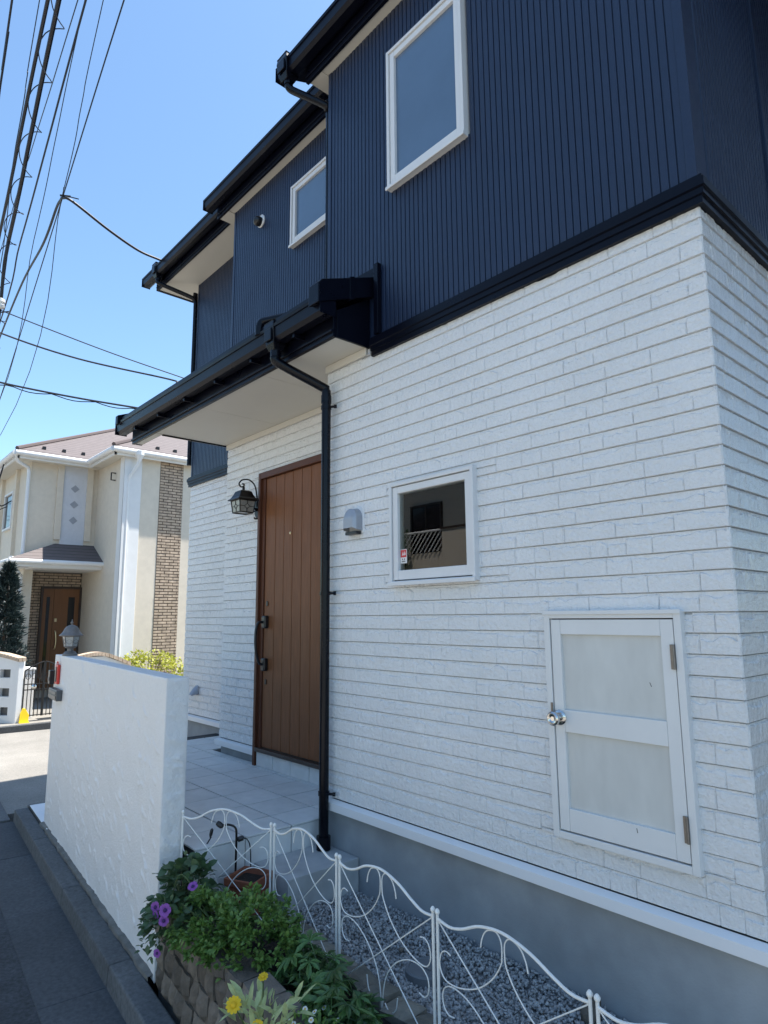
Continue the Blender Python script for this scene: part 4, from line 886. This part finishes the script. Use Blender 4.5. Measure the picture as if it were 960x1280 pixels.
# tiny white flowers
wf_ = empty('white_flower_plant', (-1.12, -.98, -.45), 'low plant dotted with tiny white flowers among the green leaves', 'plant')
V, F = leaves(260, clumpfn((-1.12, -.98, -.40), (.13, .10, .10), 24, 91, .25), .03, .4, seed=92); np_mesh('foliage', V, F, 'fine_leaf', wf_)
for i in range(14):
    a = random.uniform(0, 6.28); q = random.random()**.5
    flower(wf_, (-1.12+.12*q*math.cos(a), -.98+.10*q*math.sin(a), -.305+random.uniform(-.04, .02)), (random.uniform(-.2, .6), -.5, .9), .009, 5, 'white_petal', 'yellow_petal', .2, 1)

# ------------------------------------------------------------ the cream house across the side street
nh = empty('cream_house', (-16, 4, -.8), 'cream two storey house with brick strip and hipped slate roof across the side street', 'house')
XW, XN, XD = -13.85, -15.75, -16.4; EZ = 4.86
mb = MB(); mb.box(-23, XW, 2.73, 8.2, -.95, EZ-.05); mb.box(-23, XN, 1.22, 2.73, 2.3, EZ-.05); mb.box(-23, XD-.12, 1.22, 2.73, -.95, 2.3); mb.box(-17.2, XN, 1.22, 1.42, -.95, 2.3)
mb.build('wall', 'cream_wall', nh)
box('panel', 'grey_wall', nh, XN, XN+.012, 1.935, 2.475, 2.80, EZ-.05)
for a in (1.79, 2.475): box('pilaster', 'cream_wall', nh, XN, XN+.06, a, a+.145, 2.93, EZ-.05, bevel=.006)
for zz in (4.205, 3.815, 3.425):
    mb = MB(); mb.prism([(XN+.012, 2.11, zz), (XN+.012, 2.21, zz-.095), (XN+.012, 2.31, zz), (XN+.012, 2.21, zz+.095)], (.008, 0, 0)); mb.build('diamond_tile', 'vent_grey', nh)
mb = MB(); mb.box(XW, XW+.04, 2.70, 2.86, -.9, EZ-.05); mb.box(XW, XW+.025, 2.86, 3.10, -.9, EZ-.05); mb.box(XW-.25, XW+.03, 2.70, 2.73, -.9, EZ-.05); mb.build('pilaster', 'far_white', nh, bevel=.006)
def brickwork(y0, y1, z0, z1, x, parent, holes=(), h=.068, L=.21, seed=1):
    r = random.Random(seed); mb = MB(); z = z0; k = 0
    box('mortar_bed', 'far_mortar', parent, x-.01, x+.001, y0, y1, z0, z1)
    while z < z1-.02:
        y = y0-(L/2 if k % 2 else 0)
        while y < y1:
            a, b = max(y, y0)+.008, min(y+L, y1)-.008
            if b-a > .02:
                rc = [(a, b, z+.009, min(z+h, z1)-.009)]
                for hh in holes: rc = rsub(rc, hh)
                for a0, a1, b0, b1 in rc:
                    if a1-a0 > .02 and b1-b0 > .02: mb.box(x, x+.010+r.uniform(0, .006), a0, a1, b0, b1)
            y += L
        z += h; k += 1
    return tag(mb.build('brickwork', 'far_brick', parent), kind='stuff')
brickwork(3.545, 4.12, -.5, EZ-.07, XW+.001, nh, seed=2)
mb = MB(); mb.box(XD-.115, XD-.105, 1.42, 2.73, -.7, 2.3); 
brickwork(1.44, 2.728, -.6, 2.22, XD-.11, nh, [(1.80, 2.73, -1, 1.86)], seed=3)
box('porch_beam', 'far_white', nh, XN-.9, -15.08, 1.25, 2.73, 2.20, 2.235)
fd = empty('front_door', (XD, 2.3, -.5), parent=nh)
mb = MB(); mb.box(XD-.10, XD-.02, 1.80, 1.85, -.6, 1.85); mb.box(XD-.10, XD-.02, 2.68, 2.73, -.6, 1.85); mb.box(XD-.10, XD-.02, 1.85, 2.68, 1.80, 1.85); mb.build('door_frame', 'bronze_frame', fd)
box('door_leaf', 'far_door', fd, XD-.09, XD-.05, 2.10, 2.68, -.6, 1.80); box('side_leaf', 'far_door', fd, XD-.09, XD-.055, 1.85, 2.095, -.6, 1.80)
box('pane', 'dark_glass', fd, XD-.06, XD-.047, 2.43, 2.58, .2, 1.60); box('pane', 'dark_glass', fd, XD-.06, XD-.052, 1.935, 2.01, -.4, 1.60)
mb = MB(); mb.tube(curve([(XD-.05, 2.17, .78), (XD+.0, 2.17, .74), (XD+.01, 2.19, .55), (XD-.0, 2.18, .38), (XD-.05, 2.17, .34)], 4), .016, 8); mb.build('handle', 'brass', fd); box('lock', 'brass', fd, XD-.05, XD-.04, 2.14, 2.19, 1.0, 1.08)
def fargutter(mb, a, b): mb.tube([a, b], .062, 10)
# porch lean-to roof
pr2 = empty('porch_roof', (-15.4, 1.9, 2.3), parent=nh)
z0, z1 = 2.40, 2.84; xa, xb = -15.0, XN
mb = MB(); A = [(xa, .80, z0), (xa, 2.98, z0), (xb, 3.05, z1), (xb, 1.85, z1), (xb, .80, z0)]
mb.add(A+[(x, y, z-.03) for x, y, z in A], [(0, 1, 2, 3), (0, 3, 4), (5, 8, 7, 6), (0, 5, 6, 1), (4, 9, 5, 0), (1, 6, 7, 2)]); mb.build('slates', 'slate_pink', pr2)
mb = MB(); mb.box(xa-.06, xa-.03, .85, 2.73, 2.22, 2.37); mb.box(XN-.4, xa-.03, .85, .88, 2.22, 2.37); mb.build('fascia', 'far_white', pr2)
mb = MB(); mb.box(XN-.8, xa-.06, .88, 2.73, 2.225, 2.24); mb.build('soffit', 'far_white', pr2)
mb = MB(); mb.tube([(xa+.02, .76, 2.33), (xa+.02, 2.96, 2.33)], .055, 10); mb.tube([(xa+.02, .76, 2.33), (XN-.4, .76, 2.33)], .055, 10); mb.build('gutter', 'far_white', pr2, smooth=True)
mb = MB(); mb.tube([(xa+.0, .80, 2.28), (xa-.1, .95, 2.12), (XN+.1, 1.16, 2.05), (XN+.1, 1.16, 1.95), (XN+.1, 1.16, -.8)], .035, 10); mb.build('downpipe', 'far_white', pr2, smooth=True)
# hipped main roof
def hip(x0, x1, y0, y1, z, sl, parent):
    w = (y1-y0)/2; yc = (y0+y1)/2; h = w*sl
    V = [(x1, y0, z), (x1, y1, z), (x0, y1, z), (x0, y0, z), (x1-w, yc, z+h), (x0+w*.1, yc, z+h)]
    mb = MB(); mb.add(V+[(x, y, zz-.05) for x, y, zz in V[:4]], [(0, 1, 4), (1, 2, 5, 4), (2, 3, 5), (3, 0, 4, 5), (0, 6, 7, 1), (3, 9, 6, 0), (6, 9, 8, 7), (1, 7, 8, 2), (2, 8, 9, 3)])
    r = mb.build('roof', 'slate_pink', parent)
    mb = MB()
    for a, b in ((0, 4), (1, 4), (4, 5)): mb.tube([Vector(V[a])+Vector((0, 0, .02)), Vector(V[b])+Vector((0, 0, .02))], .05, 6)
    mb.build('ridge_cap', 'brown_roof', r); return r
RS = .55
ra = hip(-25, -15.33, .80, 9.3, 4.90, RS, nh); rb = hip(-21, -13.62, 2.36, 8.6, 4.905, RS, nh)
mb = MB(); mb.box(-15.44, -15.40, .84, 2.5, 4.72, 4.88); mb.box(-24, -15.40, .84, .88, 4.72, 4.88); mb.box(-13.72, -13.68, 2.42, 8.5, 4.72, 4.885); mb.box(-15.4, -13.68, 2.42, 2.46, 4.72, 4.885); mb.build('fascia', 'far_white', nh)
mb = MB(); mb.box(-24, -15.44, .88, 1.22, 4.74, 4.76); mb.box(XN, -15.44, 1.22, 2.75, 4.742, 4.76); mb.box(-15.4, -13.72, 2.46, 2.73, 4.742, 4.76); mb.box(XW, -13.72, 2.73, 8.4, 4.744, 4.76); mb.build('soffit', 'soffit_paint', nh)
mb = MB(); fargutter(mb, (-15.35, .78, 4.83), (-15.35, 2.42, 4.83)); fargutter(mb, (-24, .78, 4.83), (-15.33, .78, 4.83)); fargutter(mb, (-13.63, 2.36, 4.83), (-13.63, 8.6, 4.83)); fargutter(mb, (-15.35, 2.36, 4.83), (-13.63, 2.36, 4.83)); mb.build('gutter', 'far_white', nh, smooth=True)
mb = MB(); mb.lathe([(.035, -.2), (.05, -.14), (.10, -.04), (.10, .06)], (-13.62, 2.95, 4.80), 10); mb.build('hopper', 'far_white', nh)
mb = MB(); mb.tube([(-13.62, 2.95, 4.66), (-13.64, 2.93, 4.55), (-13.82, 2.80, 4.25), (-13.83, 2.80, 4.15), (-13.83, 2.80, -.9)], .036, 10); mb.build('downpipe', 'far_white', nh, smooth=True)
mb = MB(); mb.tube([(-15.40, .80, 4.80), (-15.5, .86, 4.66), (-15.70, 1.14, 4.58), (-15.70, 1.16, 4.48), (-15.70, 1.16, 2.5), (-15.6, 1.0, 2.42), (-15.05, .80, 2.40)], .04, 10); mb.build('downpipe', 'far_white', nh, smooth=True)
for k, (x, y, z) in enumerate([(-15.6, 1.42, 0), (-15.6, 1.86, 0), (-15.6, 2.30, 0), (-13.85, 3.45, 0), (-13.85, 3.88, 0), (-13.85, 4.5, 0)]):
    e0 = -15.33 if x < -14.5 else -13.62; zz = 4.90+(e0-x)*RS; box('snow_guard', 'iron', nh, x-.04, x+.04, y-.035, y+.035, zz-.01, zz+.06)
mb = MB(); mb.tube([(XW-.6, 2.72, 4.45), (XW-.6, 2.62, 4.45), (XW-.6, 2.62, 4.28), (XW-.6, 2.72, 4.28)], .018, 6); mb.build('bracket', 'iron', nh)
# side windows seen edge on
for x, z, hh in ((-17.6, 3.3, .95), (-19.6, 2.6, 1.3)):
    w = empty('window', (x, 1.22, z), parent=nh); mb = MB(); mb.box(x-.45, x-.40, 1.15, 1.22, z, z+hh); mb.box(x+.40, x+.45, 1.15, 1.22, z, z+hh); mb.box(x-.4, x+.4, 1.15, 1.22, z, z+.05); mb.box(x-.4, x+.4, 1.15, 1.22, z+hh-.05, z+hh); mb.build('frame', 'far_white', w)
    box('pane', 'dark_glass', w, x-.4, x+.4, 1.19, 1.21, z+.05, z+hh-.05)
for x in (-16.9, -18.5): box('pilaster', 'cream_wall', nh, x-.08, x+.08, 1.14, 1.22, -.9, 4.74)
mb = MB(); mb.tube(curve([(-17.2, 1.15, 4.0), (-17.2, .9, 3.85), (-16.5, .7, 4.2), (-16.5, .78, 4.75)], 5), .016, 6); mb.tube(curve([(-17.6, 1.14, 3.9), (-17.9, .8, 3.75), (-19, .2, 3.7)], 5), .012, 6); mb.build('service_wire', 'cable', nh)

# neighbour's frontage
mb = MB(); mb.box(-23, -12.25, -6, 9.5, -1.2, -.79); mb.build('neighbour_forecourt', 'cross_asphalt', kind='structure')
mb = MB(); mb.box(-12.248, -12.12, -6, 9.5, -1.2, -.765); mb.build('neighbour_kerb', 'gutter_concrete', bevel=.01, kind='structure')
gw = empty('gate_wall', (-13.1, .2, -.79), 'white rendered gate wall with square openings and a brick coping', 'wall')
d = Vector((-.80, -.60, 0)); o0 = Vector((-12.60, .575, 0)); nb = Vector((-.6, .8, 0))*.16
prs = []; 
rects = [(0, 1.9, -.79, .20)]
for a, b in ((.16, .38), ):
    for z in (.01, -.325, -.66): rects = rsub(rects, (a, b, z, z+.15))
mb = MB()
for a0, a1, b0, b1 in rects: mb.obox(o0+d*a0+Vector((0, 0, b0)), d*(a1-a0), nb, (0, 0, b1-b0))
mb.prism([o0+Vector((0, 0, .20)), o0+Vector((0, 0, .30)), o0+d*.4+Vector((0, 0, .385)), o0+d*.9+Vector((0, 0, .43)), o0+d*1.5+Vector((0, 0, .40)), o0+d*1.9+Vector((0, 0, .34)), o0+d*1.9+Vector((0, 0, .20))], nb)
mb.build('wall_face', 'far_white', gw)
mb = MB(); mb.box(-12.78, -12.598, .578, .665, -.79, .30); mb.build('pillar', 'far_white', gw, bevel=.004)
mb = MB()
top = curve([o0+Vector((0, 0, .30)), o0+d*.4+Vector((0, 0, .385)), o0+d*.9+Vector((0, 0, .43)), o0+d*1.5+Vector((0, 0, .40)), o0+d*1.9+Vector((0, 0, .34))], 6)
for i in range(len(top)-1):
    a, b = Vector(top[i]), Vector(top[i+1]); t_ = (b-a); mb.obox(a-nb*.12+t_*.06, t_*.88, nb*1.25, (0, 0, .065))
mb.box(-12.80, -12.58, .57, .625, .302, .37); mb.box(-12.80, -12.58, .632, .69, .302, .37)
tag(mb.build('coping', 'far_brick', gw), kind='stuff')
for z in (.01, -.325, -.66):
    c_ = o0+d*.27+nb*.6; mb = MB(); mb.obox(o0+d*.161+nb*.55+Vector((0, 0, z+.001)), d*.218, nb*.1, (0, 0, .148)); mb.build('glass_block', 'slot_grey', gw)
gt = empty('iron_gate', (-12.65, 1.0, -.75), 'black wrought iron double gate between white gate walls', 'gate')
for y0, y1, sgn in ((.70, 1.02, 1), (1.04, 1.36, -1)):
    mb = MB(); f = lambda y: .12+.16*(1-((y1-y)/(y1-y0) if sgn > 0 else (y-y0)/(y1-y0))**1.5)
    for i in range(6):
        y = y0+(y1-y0)*i/5; mb.tube([(-12.65, y, -.70), (-12.65, y, f(y))], .009 if 0 < i < 5 else .014, 6)
    mb.tube([(-12.65, y0+(y1-y0)*k/8, f(y0+(y1-y0)*k/8)) for k in range(9)], .012, 6)
    for z in (-.68, -.22, -.12): mb.tube([(-12.65, y0, z), (-12.65, y1, z)], .010, 6)
    for k in range(3):
        yc = y0+.06+.1*k; mb.tube([(-12.65, yc+.04*math.cos(a), .02+.05*math.sin(a)) for a in [2*math.pi*q/10 for q in range(11)]], .006, 5)
    mb.build('gate_leaf', 'iron', gt)
mb = MB(); mb.lathe([(.0, 0), (.03, .004), (.045, .012), (.03, .02), (0, .022)], (-12.63, .86, -.17), 14, (1, -.1, 0)); mb.build('handle_rose', 'chrome', gt, smooth=True)
cw = empty('coping_wall', (-12.7, 2.1, -.79), 'low white wall with curved brick coping behind the stucco wall', 'wall')
mb = MB(); mb.prism([(-12.8, 1.40, -.79), (-12.8, 1.40, .22), (-12.8, 1.75, .32), (-12.8, 2.1, .33), (-12.8, 2.62, .12), (-12.8, 2.62, -.79)], (.18, 0, 0)); mb.build('wall_face', 'far_white', cw)
mb = MB(); top = curve([(1.40, .22), (1.75, .32), (2.1, .33), (2.62, .12)], 6)
for i in range(len(top)-1):
    a, b = Vector((-12.84, *top[i])), Vector((-12.84, *top[i+1])); t_ = b-a; mb.obox(a+t_*.06, (.26, 0, 0), t_*.88, (0, 0, .07))
tag(mb.build('coping', 'far_brick', cw), kind='stuff')
yb = empty('yellow_board', (-12.55, .72, -.79), 'small yellow plastic board standing at the foot of the iron gate', 'board')
mb = MB(); mb.prism([(-12.55, .64, -.788), (-12.55, .65, -.62), (-12.56, .69, -.53), (-12.56, .73, -.54), (-12.555, .80, -.66), (-12.55, .79, -.788)], (-.03, 0, 0)); mb.build('board', 'yellow_plastic', yb, bevel=.004)
mb = MB(); mb.box(-12.60, -12.50, .64, .80, -.79, -.775); mb.build('foot', 'yellow_plastic', yb)
ub = empty('storage_box', (-13.3, .86, -.79), 'white storage box behind the black iron gate', 'box')
box('box_body', 'far_white', ub, -13.6, -13.1, .62, .98, -.79, .10, bevel=.01); box('box_lid', 'far_white', ub, -13.62, -13.08, .60, 1.0, .101, .14, bevel=.008)
# conifer and lime shrub
cf = empty('conifer', (-14.0, .58, -.79), 'dark blue green conifer beside the cream house porch', 'tree')
mb = MB(); mb.tube([(-14.0, .58, -.79), (-14.0, .58, .4), (-14.0, .58, 2.0)], .06, 8, True, .012); mb.build('trunk', 'bark', cf)
rr = np.random.default_rng(5); V = []; F = []
for i in range(2200):
    h = rr.random()**1.2; z = -.6+2.75*h; rad = .50*(1-h)**.75+.03; a = rr.uniform(0, 6.28); q = rad*rr.uniform(.25, 1.05)
    p = np.array([-14+q*math.cos(a), .58+q*math.sin(a), z]); out = np.array([math.cos(a), math.sin(a), rr.uniform(.2, 1.1)]); out /= np.linalg.norm(out)
    for k in range(7):
        d_ = out+rr.normal(0, .35, 3); d_ /= np.linalg.norm(d_); w = np.cross(d_, rr.normal(size=3)); w /= np.linalg.norm(w); L = rr.uniform(.06, .16); kk = len(V)
        V += [p, p+d_*L*.5+w*.010, p+d_*L, p+d_*L*.5-w*.010]; F.append((kk, kk+1, kk+2, kk+3))
np_mesh('crown', np.array(V), np.array(F), 'conifer_leaf', cf)
ls_ = empty('lime_shrub', (-12.9, 3.1, -.79), 'yellow green clipped shrub in front of the brick strip', 'shrub')
V, F = leaves(2600, clumpfn((-12.9, 3.15, -.10), (.45, .68, .48), 90, 61, .18), .065, .6, seed=62); np_mesh('foliage', V, F, 'lime_leaf', ls_)
mb = MB(); stems(mb, (-12.9, 3.1, -.79), (-12.9, 3.15, -.1), (.45, .68, .48), 14, 63, .012); mb.build('stem', 'bark', ls_)

# ------------------------------------------------------------ house over the street (seen in the window's reflection)
ph = empty('tan_house', (-7, -8.5, -.8), 'tan house with a walled balcony on the other side of the street', 'house')
mb = MB(); mb.box(-13, -3.0, -15, -9.4, -.9, 5.6); mb.build('wall', 'tan_wall', ph)
mb = MB(); mb.box(-9.2, -6.95, -9.39, -6.9, 1.75, 2.33); mb.box(-7.80, -6.95, -6.899, -6.80, 1.9, 2.75); mb.box(-7.02, -6.90, -9.39, -6.905, 2.331, 2.75); mb.build('balcony', 'tan_wall', ph)
mb = MB(); mb.box(-7.85, -6.88, -6.92, -6.78, 2.751, 2.79); mb.box(-7.04, -6.88, -9.39, -6.925, 2.751, 2.79); mb.build('balcony_coping', 'bronze_frame', ph)
mb = MB()
for k in range(12): mb.tube([(-9.2+k*.12, -6.86, 2.34), (-9.2+min(k*.12+.35, 1.38), -6.86, 2.34+.40*min(1, (1.38-k*.12)/.35))], .012, 5)
mb.tube([(-9.2, -6.86, 2.76), (-7.82, -6.86, 2.76)], .025, 6); mb.build('lattice_railing', 'white_alu', ph)
w = empty('window', (-10.76, -9.39, 2.5), parent=ph); box('pane', 'dark_glass', w, -11.27, -10.25, -9.39, -9.36, 2.5, 3.88)
mb = MB(); mb.box(-11.32, -11.27, -9.395, -9.33, 2.5, 3.93); mb.box(-10.25, -10.20, -9.395, -9.33, 2.5, 3.93); mb.box(-10.79, -10.74, -9.395, -9.34, 2.5, 3.88); mb.box(-11.27, -10.25, -9.395, -9.33, 3.88, 3.93); mb.build('frame', 'bronze_frame', w)
mb = MB(); V = [(-14, -8.4, 5.6), (-2.2, -8.4, 5.6), (-2.2, -15.6, 5.6), (-14, -15.6, 5.6), (-10.6, -12, 7.1), (-5.6, -12, 7.1)]
mb.add(V, [(0, 1, 5, 4), (1, 2, 5), (2, 3, 4, 5), (3, 0, 4), (3, 2, 1, 0)]); mb.build('roof', 'brown_roof', ph)
tl = empty('garden_tree', (-9.6, -6.6, -.8), 'leafy street side tree in front of the tan house', 'tree')
mb = MB(); mb.tube([(-9.6, -6.6, -.9), (-9.55, -6.6, .6), (-9.6, -6.55, 1.8)], .07, 8, True, .03); mb.build('trunk', 'bark', tl)
V, F = leaves(2600, clumpfn((-9.6, -6.55, 2.2), (.8, .7, 1.1), 60, 71, .25), .10, .5, seed=72); np_mesh('crown', V, F, 'round_leaf', tl)

rh = empty('shading_house', (4, 4, -.8), 'unseen grey house added to shade the right side of the white and navy house', 'house')  # out-of-view house added to block sky light from the right return wall
mb = MB(); mb.box(1.75, 8.5, .4, 9, -.95, 5.4); mb.build('wall', 'shading_house_wall', rh)
mb = MB(); V = [(1.5, .1, 5.4), (8.9, .1, 5.4), (8.9, 9.4, 5.4), (1.5, 9.4, 5.4), (5, 4.2, 7.0), (5, 5.2, 7.0)]; mb.add(V, [(0, 1, 4), (1, 2, 5, 4), (2, 3, 5), (3, 0, 4, 5), (3, 2, 1, 0)]); mb.build('roof', 'brown_roof', rh)

# ------------------------------------------------------------ overhead cables
def cable(P, Q, r, label, s_near=5.0, s_far=-34, drop=.9):
    P, Q = Vector(P), Vector(Q); sl = (Q.z-P.z)/((Q-P).dot(E_)) ; L = (Q-P)
    n0 = P.dot(N_); far = S(s_far, n0-.2, Q.z+.35*(1 if sl > 0 else -1)); nxt = S(Q.dot(E_)-4, n0, Q.z-sl*2.2)
    near = S(s_near, n0, P.z+sl*(s_near-P.dot(E_))*.45)
    pts = curve([near, S((s_near+P.dot(E_))/2, n0, P.z+sl*((s_near-P.dot(E_))/2)*.8), P, (P+Q)/2+Vector((0, 0, -.012)), Q, nxt, far], 8)
    mb = MB(); mb.tube(pts, r, 6); o = mb.build('overhead_cable', 'cable'); tag(o, label, 'cable', 'overhead cables along the street'); return pts
cable((-4.01, -1.75, 5.6), (-4.45, -1.71, 5.21), .008, 'black overhead cable farthest out over the street from the house')
cable((-4.92, -1.41, 6.6), (-6.01, -1.31, 5.85), .0045, 'thin overhead wire crossing the thick cables high over the street')
cable((-3.10, -1.69, 4.9), (-5.22, -1.50, 4.41), .012, 'thick smooth black cable running alongside the coil wrapped cable')
cp = cable((-2.85, -1.68, 4.7), (-4.67, -1.52, 4.07), .014, 'thick black cable wrapped in a loose spiral hanger wire')
mb = MB(); hel = []
cps = [Vector(p) for p in cp if -9 < Vector(p).dot(E_) < 0]
dense = []
for a, b in zip(cps[:-1], cps[1:]): dense += [a+(b-a)*k/14 for k in range(14)]
L = 0
for a, b in zip(dense[:-1], dense[1:]):
    L += (b-a).length; th = L/.36*2*math.pi; hel.append(a+Vector((0, .055*math.cos(th), .055*math.sin(th)-.03)))
mb.tube(hel, .0035, 5); tag(mb.build('spiral_hanger', 'cable'), 'loose spiral wire wound around a thick overhead cable', 'hanger wire')
cable((-4.09, -1.29, 6.0), (-6.58, -1.06, 6.27), .0045, 'thin overhead wire slanting behind the coil wrapped cable')
cable((-3.64, -1.34, 5.6), (-6.73, -1.06, 5.23), .008, 'medium black overhead cable between the thick pair and the thin wires')
cable((-4.45, -1.15, 6.4), (-6.59, -.96, 5.21), .004, 'very thin overhead wire just beside the medium black cable')
cable((-4.34, -1.03, 6.4), (-5.76, -.90, 5.36), .004, 'very thin overhead wire meeting the house service cable at its clamp')
cable((-3.84, -1.01, 6.0), (-11.16, -.35, 4.74), .006, 'thin overhead wire nearest the house eaves', drop=0)
pk = Vector((-6.17, -.80, 5.59))
mb = MB(); mb.tube(curve([(-14.5, -.05, 6.25), (-12.2, -.26, 6.21), (-9.33, -.52, 5.99), (-7.41, -.69, 5.66), (-6.55, -.77, 5.66), (-6.3, -.79, 5.62), pk+Vector((0, 0, -.02)), (-6.1, -.72, 5.53), (-6.2, -.3, 5.42), (-6.36, .1, 5.40), (-6.48, .42, 5.45)], 6), .014, 8); tag(mb.build('service_cable', 'cable', smooth=True), 'black service cable sagging from a clamp down to the house eave', 'cable')
ck = empty('cable_clamp', pk, 'small dark clamp where the service cable bends over the street', 'clamp')
mb = MB(); mb.tube([pk+Vector((-.03, -.02, .02)), pk+Vector((.05, .06, .0))], .012, 6); mb.build('clamp_body', 'iron', ck); mb = MB(); mb.tube([pk+Vector((0, 0, .0)), pk+Vector((.0, 0, .11))], .005, 5); mb.tube([pk+Vector((.04, .05, 0)), pk+Vector((.11, .13, -.03))], .006, 5); mb.build('clamp_tail', 'iron', ck)
ins = empty('insulator', (-4.75, -1.52, 3.56), 'white ceramic insulator hanging below the coil wrapped cable', 'insulator')
mb = MB(); mb.lathe([(.012, -.05), (.026, -.04), (.03, -.02), (.018, -.008), (.03, .006), (.028, .03), (.012, .04)], (-4.75, -1.52, 3.56), 14); mb.build('insulator_body', 'insulator', ins, smooth=True)
mb = MB(); mb.tube([(-4.75, -1.52, 3.52), (-4.75, -1.52, 3.48), (-4.70, -1.47, 3.485)], .006, 6); mb.tube([(-4.75, -1.52, 3.60), (-4.72, -1.52, 3.80), (-4.67, -1.52, 4.07)], .008, 6); mb.build('insulator_pin', 'iron', ins)
def drop(pts, r, label, waves=False):
    mb = MB(); c = curve(pts, 10); mb.tube(c, r, 6)
    if waves:
        w = []
        for i, p in enumerate(c): w.append(Vector(p)+Vector((0, 0, -.10*abs(math.sin(i*.55))-.02)))
        mb.tube(w, r*.5, 5)
    tag(mb.build('service_wire', 'cable'), label, 'cable')
drop([(-20.6, .3, 10.5), (-20.03, 1.5, 10.04), (-19.1, 3.8, 9.30), (-18.33, 6.0, 8.74), (-18.1, 7.4, 8.5)], .018, 'thin faint wire running from the street lines toward the neighbouring roofs')
drop([(-21.2, -.5, 10.3), (-20.99, 1.2, 9.80), (-19.9, 3.2, 9.15), (-18.34, 5.5, 8.59), (-17.93, 5.7, 8.35), (-17.5, 7, 8.0)], .028, 'dark service wire with a pale clip running past the porch roof')
drop([(-22.6, 0, 8.9), (-22.03, 1.5, 8.57), (-21.2, 3.5, 8.30), (-20.38, 5.5, 8.12), (-19.8, 7, 8.0)], .034, 'dark service wire with a wavy hanger wire above the slate roof', True)

print('objects', len(bpy.data.objects), 'tris', sum(len(o.data.polygons) for o in bpy.data.objects if o.type == 'MESH'))
